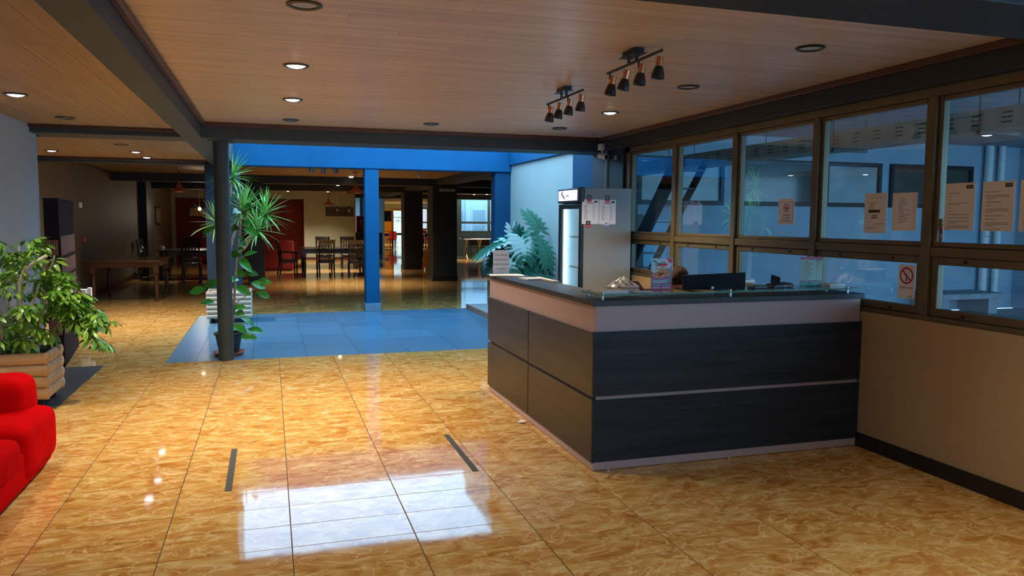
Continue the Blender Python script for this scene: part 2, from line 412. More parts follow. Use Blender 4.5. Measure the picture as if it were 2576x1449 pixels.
beam(-2.56, -2.28, -4.2, 8.9, 2.60, 2.9, M_DARK)
beam(-.87, -.53, 9.38, 13.4, 2.45, 2.9)
beam(-3.5, -.53, 13.4, 13.74)
beam(-3.5, 11., 19.5, 19.92, m=M_DARK)
beam(-3.5, 11., 24.4, 24.82, m=M_DARK)
beam(3.2, 11., 31.2, 31.6, m=M_DARK)
beam(4.1, 4.6, 13.74, 31.2, 2.5, 2.9, M_BEAM)
beam(4.6, 11., 13.4, 13.74, m=M_DARK)
S(MB().box(-3.6, -2.28, 8.9, 9.38, 2.45, 3.0).build('ceiling_beam', M_BEAM, bevel=.006))
def trim(name, *boxes):
    B = MB()
    for b in boxes: B.box(*b)
    return S(B.build(name, M_MOULD, bevel=.006))
trim('trim_1', (-.672, -.63, 2.78, 8.9, 2.575, 2.62))
trim('trim_2', (-.67, 3.95, 8.86, 8.902, 2.575, 2.62))
trim('trim_3', (3.91, 3.952, 2.78, 8.9, 2.575, 2.62))
trim('trim_4', (-2.28, -.87, 8.86, 8.902, 2.495, 2.53))
trim('trim_5', (-2.282, -2.29, 2.78, 8.9, 2.495, 2.53))
trim('trim_6', (-3.42, -.87, 13.36, 13.402, 2.495, 2.53))
trim('trim_7', (-3.43, -3.38, 9.38, 31, 2.575, 2.62))

# ------------------------------------------------------------------ setting: walls
S(MB().box(-2.56, -2.28, -4.2, 9.15, 0, 2.9).build('wall_left', M_LEFTW))
S(MB().box(-3.65, -3.42, 9.15, 31.2, 0, 2.9).build('wall_left', M_FARL))
S(MB().box(-3.65, -2.4, 8.95, 9.15, 0, 2.9).build('wall_left', M_FARL))
S(MB().box(-3.42, -3.40, 9.15, 31, 0, .12).build('baseboard_left', M_BLACK))
wr = S(MB().box(4.0, 4.15, -4.2, 8.4, 0, .97).build('wall_right', M_GREYW))
S(MB().box(3.985, 4.0, -4.2, 4.7, 0, .10).box(3.9855, 4.0, 6.9, 8.35, 0, .10).build('baseboard_right', M_BLACK, bevel=.004))
S(MB().box(4.0, 4.2, 8.35, 9.25, 0, 2.9).build('wall_right_pier', M_DARK, bevel=.008))
S(MB().box(4.06, 4.4, 9.25, 10.1, 0, 3.04).build('wall_right_pier', M_BLUED, bevel=.008))
wc = S(MB().box(4.2, 4.4, 10.1, 13.75, 0, 2.58).build('wall_court_right', M_PALE))
S(MB().box(4.15, 4.42, 10.1, 13.6, 2.58, 3.04).build('wall_court_right', M_BLUE, bevel=.01))
S(MB().box(-.985, 4.25, 13.4, 13.74, 2.46, 3.04).build('wall_court_far', M_BLUE, bevel=.012))
S(MB().box(-.8, -.53, 9.3, 13.75, 2.9, 6.2).build('wall_court_left_upper', M_PALE))
# stepped upper storey seen only in the floor's reflection
st = [(3.71, 3.04), (3.74, 3.32), (3.70, 3.34), (3.78, 3.5), (3.76, 3.74), (3.80, 3.78), (3.80, 4.08), (4.01, 4.10), (4.02, 4.42), (4.20, 4.45), (4.24, 4.62), (4.5, 4.7), (4.5, 6.4), (8, 6.4), (8, 3.04)]
S(MB().poly([(x, 13.8, z) for x, z in st], (0, 1.5, 0)).build('wall_upper_stepped', M_CONC))
S(MB().box(-2.6, -.35, -4.2, -4.0, 0, 2.9).box(.75, 4.1, -4.2, -4.0, 0, 2.9).box(-.35, .75, -4.2, -4.0, 2.1, 2.9).build('wall_back', M_LEFTW))
d1 = S(MB().box(-.35, -.29, -4.14, -4.06, 0, 2.1).box(.69, .75, -4.14, -4.06, 0, 2.1).box(-.29, .69, -4.14, -4.06, 2.04, 2.1).build('door_1', M_FRAME))
MB().box(-.29, .69, -4.105, -4.10, .0, 2.04).build('door_pane', M_GLASS, d1)
# columns
def column(x0, x1, y0, y1, m, h=2.46, base=0, mb=None):
    c = S(MB().box(x0, x1, y0, y1, 0, h).build('column', m, bevel=.012))
    if base: MB().box(x0 - .015, x1 + .015, y0 - .015, y1 + .015, 0, base).build('column_base', mb or m, c, bevel=.006)
    return c
column(1.57, 1.81, 13.42, 13.66, M_BLUE, base=.14, mb=mat('grey_blue_base', (.16, .24, .32), .5))
column(-.985, -.45, 13.4, 13.72, M_SLATE)
column(3.91, 4.22, 13.45, 13.74, M_BLUED)
column(4.02, 4.66, 19.6, 20.3, M_DARK, 2.62, .13, M_BLACK)
column(4.1, 4.7, 24.5, 25.1, M_DARK, 2.62, .13, M_BLACK)
column(-.52, -.13, 19.6, 19.95, M_DARK, 2.62)
column(-3.42, -3.22, 23.3, 24.6, M_DARK, 2.62)
pil = S(MB().lathe([(.083, 0), (.083, 2.45)], (-.499, 9.19, 0), 32, caps=True).build('pillar', M_BEAM))
MB().box(-.62, -.37, 9.06, 9.32, 2.44, 2.452).build('cap_plate', M_BEAM, pil)
# far walls
fw = S(MB().box(-3.6, -3.3, 30.6, 31.4, 0, 2.9).box(1.28, 3.24, 31, 31.4, 0, 2.9).box(-3.3, 1.28, 31, 31.4, 2.36, 2.9).build('wall_far', M_FARW))
S(MB().box(1.28, 3.24, 30.975, 31, 0, .1).build('baseboard_far', M_MOULD))
S(MB().box(-3.3, 1.28, 32.0, 32.1, 0, 2.5).box(-3.4, -3.3, 31.4, 32.1, 0, 2.5).box(1.28, 1.38, 31.4, 32.1, 0, 2.5).box(-3.4, 1.38, 31.4, 32.1, 2.5, 2.6).box(-3.3, -3.28, 30.8, 32, 0, 2.36).box(1.26, 1.28, 31.0, 32, 0, 2.36).build('wall_red_niche', M_RED))
S(MB().box(3.24, 3.3, 31.4, 36, 0, 2.9).box(3.24, 5.0, 36, 36.2, 0, .98).build('wall_corridor', M_FARL))
S(MB().box(3.3, 5.3, 37.4, 37.6, 0, 2.9).build('wall_corridor', mat('corridor_blue_wall', (.25, .42, .55), .7)))
S(MB().box(4.05, 4.2, 36.6, 36.8, 0, 2.9).build('column', M_DARK))
S(MB().box(5.0, 7.2, 52, 52.3, 0, 2.9).box(7.2, 8.75, 52, 52.3, 2.2, 2.9).box(8.75, 11.2, 52, 52.3, 0, 2.9).build('wall_end', M_FARW))
S(MB().box(5.0, 5.2, 37.6, 52, 0, 2.9).build('wall_corridor', M_FARW))
S(MB().box(7.75, 7.84, 33.4, 38, 0, 2.9).build('wall_window_far', M_FARL))
S(MB().box(11., 11.2, 13.4, 53, 0, 2.9).build('wall_far_right', M_FARL))
S(MB().box(4.4, 11.2, 13.4, 13.6, 0, 2.9).build('wall_hall_near', M_FARL))
S(MB().box(7.85, 10.1, 33.0, 33.2, 0, 1.02).box(10.1, 11.2, 33.0, 33.2, 0, 2.9).box(7.85, 10.1, 33, 33.2, 2.55, 2.9).build('wall_window_far', M_FARL))

# ------------------------------------------------------------------ setting: window wall on the right
w1 = S(MB().box(4.03, 4.12, 8.24, 8.35, .97, 2.455).build('window_1', M_FRAME, bevel=.004))
YM = [8.29, 7.195, 6.10, 5.01, 3.922, 2.83, 1.74, .65]
fr = w1
MB().box(4.03, 4.12, .5, 8.35, 2.395, 2.455).build('head_rail', M_FRAME, w1, bevel=.004)
MB().box(4.03, 4.12, .5, 8.35, 1.385, 1.445).build('transom', M_FRAME, w1, bevel=.004)
MB().box(4.02, 4.13, .5, 8.35, .962, 1.0).build('sill', M_FRAME, w1, bevel=.004)
for y in YM[1:]:
    MB().box(4.02, 4.12, y - .032, y + .032, 1.0, 2.395).build('mullion', M_FRAME, w1, bevel=.004)
for i, (ya, yb) in enumerate(zip(YM, YM[1:])):
    a, b = ya - (.05 if i == 0 else .034), yb + .034
    s = MB()
    for z0, z1, t in ((1.445, 2.395, .032), (1.0, 1.385, .052)):
        s.box(4.045, 4.10, a, a - t, z0, z1).box(4.045, 4.10, b, b + t, z0, z1).box(4.0455, 4.0995, a - t, b + t, z0, z0 + t).box(4.0455, 4.0995, a - t, b + t, z1 - t, z1)
    s.build('sash', M_FRAME, w1, bevel=.006)
    MB().box(4.075, 4.080, a - .03, b + .03, 1.47, 2.37).build('pane', M_GLASS, w1)
    MB().box(4.075, 4.080, a - .05, b + .05, 1.045, 1.34).build('pane', M_GLASS, w1)
    sc_ = MB()
    for q in (.25, .75):
        yy = a + (b - a) * q
        for z in (1.36, 1.022): sc_.lathe([(.011, 0), (.011, .006)], n=8, m=Matrix.Translation((4.046, yy, z)) @ Matrix.Rotation(R(-90), 4, 'Y'), caps=True)
    sc_.build('screw', M_BLACK, w1)

# yard behind the glass
S(MB().box(4.15, 16, -8, 11, -.2, -.01).build('floor_yard', M_CONC))
S(MB().box(4.4, 16, 11, 11.3, 0, 3.4).build('wall_yard_far', M_PATIO))
S(MB().box(15, 15.3, 2.5, 11, 0, 3.4).build('wall_yard_light_block', M_PATIO))  # unseen wall added to darken the yard
S(MB().box(4.2, 16, .8, 11.3, 3.0, 3.2).build('ceiling_yard', M_CONC))
S(MB().box(13.4, 14.6, 10.2, 11, 0, 3.0).build('wall_yard_pier', M_PATIO))
portal((9, .6, 1.5), (R(90), 0, 0), 9.5, 3.0)
M_WTEAL = mat('lit_frosted_pane', (.30, .42, .40), .3, var=.2, scale=1.4); M_WDARK = mat('dark_pane', (.07, .075, .06), .08, var=.3, scale=2); M_WPALE = mat('lit_pale_pane', (.34, .40, .40), .12, var=.3, scale=1.6)  # teal and pale colours stand in for light behind opaque panes
for n, (x0, x1, ms, pm) in enumerate(((4.6, 7.05, (5.5,), M_WTEAL), (7.3, 8.85, (), M_WDARK), (9.02, 10.2, (), M_WPALE), (10.4, 12.25, (11.2,), M_WDARK))):
    B = MB().box(x0, x1, 10.94, 11.02, 1.86, 1.93).box(x0, x1, 10.94, 11.02, 2.55, 2.62)
    for x in (x0, x1 - .07, *ms): B.box(x, x + .07, 10.9405, 11.02, 1.93, 2.55)
    w = S(B.build('window_%d' % (n + 2), M_BLACKM if n else M_BEAM, bevel=.004))
    es_ = [x0 + .07] + [q for m_ in ms for q in (m_, m_ + .07)] + [x1 - .07]
    for a, b in zip(es_[::2], es_[1::2]): MB().box(a, b, 10.985, 11.0, 1.93, 2.55).build('pane', pm, w)
S(MB().box(5.62, 6.02, 10.95, 11.0, 0, 1.62).build('door_2', mat('yard_door_blue', (.20, .52, .70), .5)))
S(MB().box(5.46, 5.60, 10.93, 11.0, 0, 1.7).build('trim_8', M_BLACKM))
# ------------------------------------------------------------------ downlights
def downlight(x, y, z, label, on=None, w=LAMP_W, rad=.085, ang=125):
    t = thing('downlight', label, 'ceiling light', (x, y, z), 'round recessed ceiling lights')
    MB((x, y, z)).lathe([(rad, 0), (rad, -.006), (rad - .012, -.012), (rad - .022, -.008), (rad - .026, 0)], (x, y, z), 24).build('trim_ring', M_BLACK, t)
    MB((x, y, z)).lathe([(.0005, -.003), (rad - .024, -.003), (rad - .024, -.001)] if not on else [(.0005, -.020), (.022, -.0185), (.044, -.0135), (rad - .024, -.004), (rad - .024, -.001)], (x, y, z), 24).build('lamp_disc', {None: M_OFF, 'w': M_BULB, 'c': M_BULBC}[on], t)
    if on and w:
        d = bpy.data.lights.new('lamp', 'SPOT'); d.energy = w; d.spot_size = R(ang); d.spot_blend = 1.; d.shadow_soft_size = .05
        d.color = LAMP
        o = bpy.data.objects.new('lamp', d); COL.objects.link(o); o.location = (0, 0, -.04); o.parent = t
    return t
NL = {}
for x, y, on, w, lb in (
    (.18, 3.90, None, 0, 'unlit downlight with black rim, nearest of the column of four left of centre'),
    (.19, 5.43, 'w', 1.0, 'lit downlight, second from the camera in the column left of centre'),
    (.21, 6.95, 'w', 2.0, 'lit downlight, third from the camera in the column left of centre'),
    (.23, 8.38, None, 0, 'unlit downlight in front of the far beam, left of centre'),
    (1.67, 8.20, None, 0, 'unlit downlight alone in mid ceiling in front of the far beam'),
    (3.09, 8.09, None, 0, 'unlit downlight above the fridge, beside the far beam'),
    (3.09, 6.76, 'w', 1.1, 'lit downlight right of the two track lights, near the corner camera'),
    (3.06, 5.28, None, 0, 'unlit downlight right of the nearer track light'),
    (3.05, 3.88, None, 0, 'unlit downlight above the counter, the largest on the right')):
    downlight(x, y, 2.62, lb, on, w * LAMP_W)
for x, y, on, w, lb in (
    (-1.82, 6.80, 'c', .45, 'lit downlight in the left bay at the left edge of the photo'),
    (-1.80, 8.20, None, 0, 'unlit downlight in the left bay near its far beam'),
    (-1.83, 4.85, 'w', .32, 'lit downlight in the left bay above the red sofa'),
    (-2.88, 12.27, 'c', .6, 'lit downlight at the far left of the second left bay'),
    (-1.78, 10.95, None, 0, 'unlit downlight in the second left bay, nearest of its row'),
    (-1.78, 12.05, 'c', 1.4, 'lit downlight in the second left bay, middle of its row'),
    (-1.78, 13.07, 'c', 1.0, 'lit downlight in the second left bay, farthest of its row')):
    downlight(x, y, 2.53, lb, on, w * LAMP_W)
for x, y, on, w, lb in (
    (.19, 1.0, 'w', .45, 'downlight behind the photographer in the main ceiling, left one'), (3.0, 1.6, 'w', .7, 'downlight behind the photographer in the main ceiling, right one'),
    (1.92, 19.2, 'w', 3.0, 'lit downlight beside the nearer copper pendant in the dining hall'),
    (1.99, 23.9, 'w', 3.5, 'lit downlight beyond the second beam in the dining hall'),
    (.67, 29.8, 'w', 1.6, 'lit downlight in front of the red niche'),
    (2.10, 29.6, 'w', 1.6, 'lit downlight in front of the cream far wall'),
    (7.84, 30.0, 'w', 1.6, 'lit downlight near the far windows, left of two'),
    (8.20, 29.4, 'w', 1.6, 'lit downlight near the far windows, right of two'),
    (-1.95, 14.25, 'c', .35, 'lit downlight just beyond the beam of the second left bay, nearer one'), (-1.95, 14.95, 'c', .35, 'lit downlight just beyond the beam of the second left bay, farther one'),
    (-1.8, 22.2, 'w', .8, 'lit downlight above the left dining table, hidden behind the beam'),
    (-2.9, 20.9, None, 0, 'unlit downlight over the left dining table'),
    (.80, 16.2, None, 0, 'unlit downlight beside the three grey spotlights'),
    (7.0, 41., 'w', 2., 'lit downlight above the red banquet chairs'),
    (8.2, 48., 'w', 11., 'added downlight that brightens the yellow doorway')):  # last lamp is added to brighten the doorway
    downlight(x, y, 2.62, lb, on, w * LAMP_W, ang=125 if y < 5 or y > 40 else 105)

# ------------------------------------------------------------------ track lights
def track(x0, y0, x1, y1, label):
    zc = 2.62; cx, cy = (x0 + x1) / 2, (y0 + y1) / 2
    t = thing('track_light', label, 'track light', (cx, cy, zc), 'four-spot track lights on the wooden ceiling'); o = (cx, cy, zc)
    MB(o).box(cx - .03, cx + .03, cy - .085, cy + .085, zc - .032, zc).box(cx - .045, cx + .045, cy - .10, cy + .10, zc - .036, zc - .032).build('canopy', M_BLACKM, t, bevel=.004)
    MB(o).tube([(x0, y0, zc - .075), (x1, y1, zc - .075)], .009, 8).box(cx - .007, cx + .007, cy - .06, cy - .045, zc - .075, zc - .03).box(cx - .007, cx + .007, cy + .045, cy + .06, zc - .075, zc - .03).build('bar', M_BLACKM, t)
    for k in range(4):
        q = (.05, .33, .61, .91)[k]; x = x0 + (x1 - x0) * q; y = y0 + (y1 - y0) * q
        M = Matrix.Translation((x + .018, y - .012, zc - .100)) @ Euler((R(rnd.uniform(4, 9)), R((8, 10, 7, 4)[k]), 0)).to_matrix().to_4x4()
        h = MB(o).lathe([(.008, .003), (.018, .002), (.0195, .0), (.0195, -.050), (.021, -.052)], m=M, n=20).build('spot_neck', M_COPPER, t)
        MB(o).lathe([(.0205, -.050), (.025, -.058), (.032, -.080), (.0365, -.104), (.0375, -.118), (.036, -.119), (.034, -.104), (.029, -.080), (.022, -.062), (.001, -.058)], m=M, n=24).build('shade', M_BLACK, h)
        MB(o).tube([(x, y, zc - .075), (x, y, zc - .115), (x + .004, y - .010, zc - .122)], .006, 8).build('hinge', M_STEEL if k % 2 else M_BLACKM, h)
        MB(o).lathe([(.001, -.095), (.020, -.096), (.026, -.101)], m=M, n=16).build('bulb', M_OFF, h)
    return t
track(2.10, 4.64, 2.10, 3.92, 'nearer four-spot black and copper track light over the counter')
track(2.19, 6.02, 2.19, 5.27, 'farther four-spot black and copper track light, toward the fridge')

# three grey spots under the blue wall
t = thing('spotlight_rail', 'rail of three small grey spotlights under the blue court wall', 'track light', (.92, 13.95, 2.62))
o = (.92, 13.95, 2.62)
MB(o).box(.62, 1.22, 13.93, 13.97, 2.60, 2.62).build('rail', M_BLACKM, t)
for x, a in ((.73, 22), (.92, 3), (1.11, -35)):
    M = Matrix.Translation((x, 13.93, 2.47)) @ Euler((R(35), R(a), 0)).to_matrix().to_4x4()
    MB(o).lathe([(.001, .06), (.040, .06), (.042, .0), (.042, -.07), (.036, -.075), (.03, -.05), (.001, -.04)], m=M, n=16).tube([(x, 13.95, 2.60), (x, 13.95, 2.50)], .010, 6).build('spot', mat('grey_metal', (.16, .18, .20), .4, metal=.5), t)

# ------------------------------------------------------------------ reception counter
o = (1.93, 4.41, 0)
ctr = thing('reception_counter', 'L-shaped reception counter of dark laminate panels with pale band and black worktop', 'counter', o)
MB(o).box(1.955, 2.18, 4.47, 6.86, .0, 1.065).box(1.99, 3.985, 4.445, 4.68, 0, 1.065).build('carcass', M_FASC, ctr)
MB(o).box(1.95, 1.975, 4.43, 6.87, .885, 1.065).build('fascia', M_FASC, ctr)
MB(o).box(1.9505, 3.985, 4.425, 4.45, .895, 1.065).build('fascia', M_FASC, ctr)
for y0, y1 in ((4.425, 5.683), (5.697, 6.87)):
    for z0, z1 in ((.485, .885), (.058, .462)):
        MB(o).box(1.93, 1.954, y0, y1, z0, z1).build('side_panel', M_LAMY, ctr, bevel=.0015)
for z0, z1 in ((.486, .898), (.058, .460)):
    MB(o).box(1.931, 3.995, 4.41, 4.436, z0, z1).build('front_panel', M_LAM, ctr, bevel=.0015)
MB(o).box(1.96, 3.985, 4.428, 4.445, .460, .486).build('joint_strip', M_FASC, ctr)
MB(o).box(1.942, 3.985, 4.416, 4.445, 0.004, .058).box(1.942, 1.97, 4.445, 6.86, .004, .058).build('plinth', M_FASC, ctr)
for x, y in ((2.05, 4.45), (2.95, 4.45), (3.8, 4.45), (1.975, 6.6)): MB(o).lathe([(.016, 0), (.016, .012)], (x, y - .02, 0), 12, caps=True).build('foot', M_STEEL, ctr)
MB(o).box(1.915, 3.995, 4.395, 4.73, 1.065, 1.10).build('worktop', M_TOP, ctr, bevel=.002)
MB(o).box(1.9155, 2.215, 4.732, 6.89, 1.065, 1.10).build('worktop', M_TOP, ctr, bevel=.002)
# glass shelf on posts
o = (2.0, 4.4, 1.10)
gs = thing('glass_counter_shelf', 'long greenish glass shelf on steel posts above the counter front', 'shelf', o)
MB(o).box(1.965, 3.975, 4.405, 4.70, 1.1305, 1.1395).build('glass_pane', M_GLASSG, gs)
MB(o).box(1.963, 3.977, 4.403, 4.405, 1.1305, 1.1395).box(1.963, 1.965, 4.405, 4.70, 1.1305, 1.1395).box(3.975, 3.977, 4.405, 4.70, 1.1305, 1.1395).build('glass_edge', M_EDGE, gs)
for x in (2.0, 2.93, 3.88):
    for y in (4.44, 4.66):
        p = MB(o).lathe([(.011, 1.10), (.011, 1.1304)], (x, y, 0), 14, caps=True).build('post', M_STEEL, gs)
        MB(o).lathe([(.011, 1.1396), (.011, 1.146), (.008, 1.149)], (x, y, 0), 14, caps=True).build('post_cap', M_STEEL, p)

# ------------------------------------------------------------------ things on the counter
def prints(B, x0, x1, z0, z1, n, y, rag=.35, seed=0, t=.0004, axis='y'):
    """n thin lines of print on a sheet facing -Y (axis y) or -X (axis x, x0/x1 then run along Y)"""
    q = random.Random(seed); st = (z1 - z0) / n
    for i in range(n):
        z = z1 - st * (i + .5); e = x0 + (x1 - x0) * (1 - rag * q.random())
        if axis == 'y': B.box(x0, e, y - t, y, z - st * .16, z + st * .16)
        else: B.box(y - t, y, x0, e, z - st * .16, z + st * .16)
    return B
ZG = 1.1397
def stack(name, label, cat, layers, loc, rz, group=None):
    """layers: (dx, dy, w, d, h, mat)"""
    t = thing(name, label, cat, loc, group, rz); z = 0
    for i, (dx, dy, w, d, h, m) in enumerate(layers):
        a = rnd.uniform(-.05, .05) if i else 0; M = Matrix.Translation((dx, dy, z + h / 2)) @ Matrix.Rotation(a, 4, 'Z')
        B = MB(); B.mbox(M, w / 2, d / 2, h / 2 - .0003); B.build('sheet', m, t, bevel=.0008); z += h
    return t
o = (2.03, 6.78, 1.1045)
sg = thing('notice_holder', 'acrylic notice holder asking visitors to register, at the far end of the counter', 'sign', o)
MB(o).box(1.948, 2.108, 6.776, 6.779, 1.1045, 1.325).box(1.948, 2.108, 6.74, 6.84, 1.1025, 1.1045).build('holder', M_ACRYL, sg)
MB(o).box(1.951, 2.105, 6.774, 6.7755, 1.108, 1.322).build('sheet', M_PAPERW, sg)
for i, s_ in enumerate(('POR FAVOR', 'REGISTRARSE', 'PARA ENTRAR', 'AL EDIFICIO')):
    text(s_, .0225, (2.030, 6.7735, 1.277 - i * .042), FACE_Y, M_INK, sg, o, ext=.0002, spacing=.97)
stack('paper_sheaf', 'loose sheaf of cream paper at the far end of the counter before the notice', 'papers', [(0, 0, .30, .20, .003, M_PAPER), (.01, .004, .29, .2, .002, M_PAPERW), (-.005, -.003, .28, .19, .003, M_PAPER)], (2.03, 6.62, 1.1003), R(-12))
stack('notebook', 'small white notebook lying mid-way along the counter side', 'notebook', [(0, 0, .13, .16, .012, M_PAPERW), (0, 0, .13, .16, .002, M_PAPERW)], (2.09, 6.12, 1.1003), R(8))
stack('folder', 'long cream folder along the inner edge of the counter side', 'folder', [(0, 0, .055, .46, .014, M_PAPER)], (2.19, 6.0, 1.1003), 0)
stack('newspaper', 'folded newspapers at the left end of the glass shelf', 'newspaper', [(0, 0, .20, .15, .006, M_PAPER), (.005, .01, .19, .14, .005, M_PAPERW)], (2.09, 4.53, ZG), R(6))
stack('booklet_pile', 'small pile of booklets with pink top behind the newspapers', 'booklets', [(0, 0, .13, .09, .008, M_PAPER), (.003, 0, .12, .085, .008, M_ORANGE), (0, 0, .12, .085, .006, M_PINK), (0, 0, .12, .085, .003, M_PAPERW)], (2.28, 4.645, ZG), R(-14))
stack('leaflet', 'white leaflet at the foot of the pizza flyer', 'leaflet', [(0, 0, .12, .05, .003, M_PAPERW), (.01, .005, .1, .05, .002, M_PAPERW)], (2.31, 4.50, ZG), R(-10))
stack('magazine_pile', 'pile of pale magazines at the right end of the glass shelf', 'magazines', [(0, 0, .15, .13, .008, M_PAPERW), (0, .005, .15, .13, .007, M_PAPER), (.004, 0, .12, .10, .004, M_PAPER)], (3.875, 4.60, ZG), R(5))
# pizza flyer
o = (2.50, 4.60, ZG)
t = thing('flyer_stand', 'acrylic stand holding a colourful pizza flyer on the glass shelf', 'flyer', o)
MB(o).box(2.42, 2.582, 4.601, 4.604, ZG, 1.352).box(2.42, 2.582, 4.57, 4.65, ZG, ZG + .002).box(2.578, 2.582, 4.597, 4.601, ZG + .002, 1.352).box(2.42, 2.423, 4.597, 4.601, ZG + .002, 1.352).build('stand', M_ACRYL, t)
Y0 = 4.600
MB(o).box(2.424, 2.577, Y0 - .001, Y0, ZG + .003, 1.349).build('sheet', mat('print_slate', (.16, .18, .24), .4, var=.3, scale=40), t)
MB(o).box(2.424, 2.577, Y0 - .0014, Y0 - .001, ZG + .003, 1.184).build('pink_band', M_MAG, t)
MB(o).box(2.432, 2.492, Y0 - .0018, Y0 - .0014, 1.164, 1.176).box(2.506, 2.566, Y0 - .0018, Y0 - .0014, 1.164, 1.176).build('green_box', M_TEAL, t)
MB(o).poly([(2.424, Y0 - .0012, 1.349), (2.424, Y0 - .0012, 1.262), (2.46, Y0 - .0012, 1.25), (2.50, Y0 - .0012, 1.30), (2.56, Y0 - .0012, 1.28), (2.577, Y0 - .0012, 1.31), (2.577, Y0 - .0012, 1.349)], (0, -.0002, 0)).build('pale_sky', mat('print_lilac', (.50, .55, .68), .4), t)
MB(o).poly([(2.535, Y0 - .0016, 1.349), (2.577, Y0 - .0016, 1.349), (2.577, Y0 - .0016, 1.318), (2.555, Y0 - .0016, 1.322)], (0, -.0002, 0)).box(2.468, 2.54, Y0 - .0018, Y0 - .0014, 1.298, 1.318).build('red_corner', M_REDP, t)
MB(o).poly([(2.43, Y0 - .0016, 1.345), (2.45, Y0 - .0016, 1.342), (2.475, Y0 - .0016, 1.322), (2.52, Y0 - .0016, 1.33), (2.53, Y0 - .0016, 1.323), (2.47, Y0 - .0016, 1.312), (2.462, Y0 - .0016, 1.275), (2.455, Y0 - .0016, 1.275), (2.452, Y0 - .0016, 1.315), (2.43, Y0 - .0016, 1.332)], (0, -.0002, 0)).build('green_spray', M_TEAL, t)
def disc(B, x, y, z, rx, rz_, n=20, th=.0002, rot=0):
    return B.poly([(x + rx * math.cos(a) * math.cos(rot) - rz_ * math.sin(a) * math.sin(rot), y, z + rx * math.cos(a) * math.sin(rot) + rz_ * math.sin(a) * math.cos(rot)) for a in [2 * math.pi * i / n for i in range(n)]], (0, -th, 0))
disc(MB(o), 2.500, Y0 - .0016, 1.247, .067, .023, rot=.10).build('pizza', M_ORANGE, t)
B = MB(o)
for dx, dz in ((-.045, -.004), (-.03, .008), (-.01, -.012), (.012, .012), (.03, 0), (.045, .008), (0, .002), (-.022, -.012)): disc(B, 2.5 + dx, Y0 - .0019, 1.247 + dz, .010, .005, 8)
B.build('pizza_topping', M_REDP, t)
disc(MB(o), 2.495, Y0 - .0021, 1.247, .022, .007, 12).build('olive', M_INK, t)
MB(o).box(2.462, 2.538, Y0 - .0018, Y0 - .0014, 1.276, 1.286).build('yellow_line', mat('print_yellow', (.75, .42, .04), .5), t)
B = MB(o); prints(B, 2.432, 2.56, 1.186, 1.206, 3, Y0 - .0012, .3, 3); prints(B, 2.46, 2.55, 1.288, 1.297, 1, Y0 - .0016, .2, 4); B.build('fine_print', M_PAPERW, t)
for x in (2.44, 2.508):
    B = MB(o); disc(B, x, Y0 - .0018, 1.219, .010, .009, 12); B.box(x + .008, x + .05, Y0 - .0017, Y0 - .0014, 1.214, 1.224); B.build('price_badge', M_MAG, t)
    text('2', .012, (x, Y0 - .0021, 1.219), FACE_Y, M_PAPERW, t, o, ext=.0001)
B = MB(o); prints(B, 2.432, 2.492, 1.147, 1.161, 1, Y0 - .0016, .1, 6); B.build('white_print', M_PAPERW, t); B = MB(o); prints(B, 2.506, 2.566, 1.147, 1.161, 1, Y0 - .0016, .1, 7); B.build('white_print', M_PAPERW, t)
# menu stand
o = (3.70, 4.60, ZG)
t = thing('menu_stand', 'acrylic stand with a white and green price list, right part of the glass shelf', 'menu', o)
MB(o).box(3.605, 3.79, 4.601, 4.604, ZG, 1.352).box(3.605, 3.79, 4.57, 4.65, ZG, ZG + .002).build('stand', M_ACRYL, t)
MB(o).box(3.607, 3.788, Y0 - .001, Y0, ZG + .003, 1.350).build('sheet', M_TEALL, t)
MB(o).box(3.607, 3.788, Y0 - .0014, Y0 - .001, 1.333, 1.350).box(3.607, 3.788, Y0 - .0014, Y0 - .001, 1.176, 1.182).build('pink_band', M_MAG, t)
MB(o).box(3.607, 3.788, Y0 - .0014, Y0 - .001, ZG + .003, 1.174).build('green_band', M_TEAL, t)
B = MB(o); prints(B, 3.617, 3.632, 1.19, 1.322, 17, Y0 - .001, .1, 1); prints(B, 3.64, 3.72, 1.19, 1.322, 17, Y0 - .001, .6, 2); prints(B, 3.738, 3.752, 1.19, 1.322, 17, Y0 - .001, .1, 3); prints(B, 3.76, 3.775, 1.19, 1.322, 17, Y0 - .001, .1, 3); B.build('price_print', M_INKG, t)
B = MB(o); prints(B, 3.615, 3.775, 1.336, 1.347, 1, Y0 - .0014, .05, 5); B.build('white_print', M_TEALL, t); B = MB(o); prints(B, 3.615, 3.69, 1.15, 1.17, 3, Y0 - .0014, .3, 6); B.build('white_print', M_TEALL, t); B = MB(o); prints(B, 3.70, 3.77, 1.15, 1.17, 3, Y0 - .0014, .3, 8); B.build('white_print', M_TEALL, t)
MB(o).box(3.737, 3.776, Y0 - .0014, Y0 - .001, 1.323, 1.331).build('green_tag', M_TEAL, t)
# card terminals
o = (3.225, 4.56, ZG)
t = thing('card_terminal', 'small flat black card terminal beside the monitor', 'card terminal', o)
MB(o).poly([(3.175, 4.52, ZG), (3.275, 4.52, ZG), (3.282, 4.52, ZG + .012), (3.27, 4.52, ZG + .022), (3.185, 4.52, ZG + .022), (3.168, 4.52, ZG + .010)], (0, .09, 0)).build('body', M_BLACK, t, bevel=.003)
MB(o).box(3.19, 3.268, 4.525, 4.605, ZG + .022, ZG + .0235).build('screen', mat('terminal_screen', (.10, .14, .17), .1), t)
MB(o).box(3.185, 3.20, 4.5185, 4.52, ZG + .009, ZG + .013).build('key_red', M_REDP, t); MB(o).box(3.212, 3.228, 4.5185, 4.52, ZG + .009, ZG + .013).build('key_yellow', M_YEL, t); MB(o).box(3.24, 3.256, 4.5185, 4.52, ZG + .009, ZG + .013).build('key_green', M_TEAL, t)
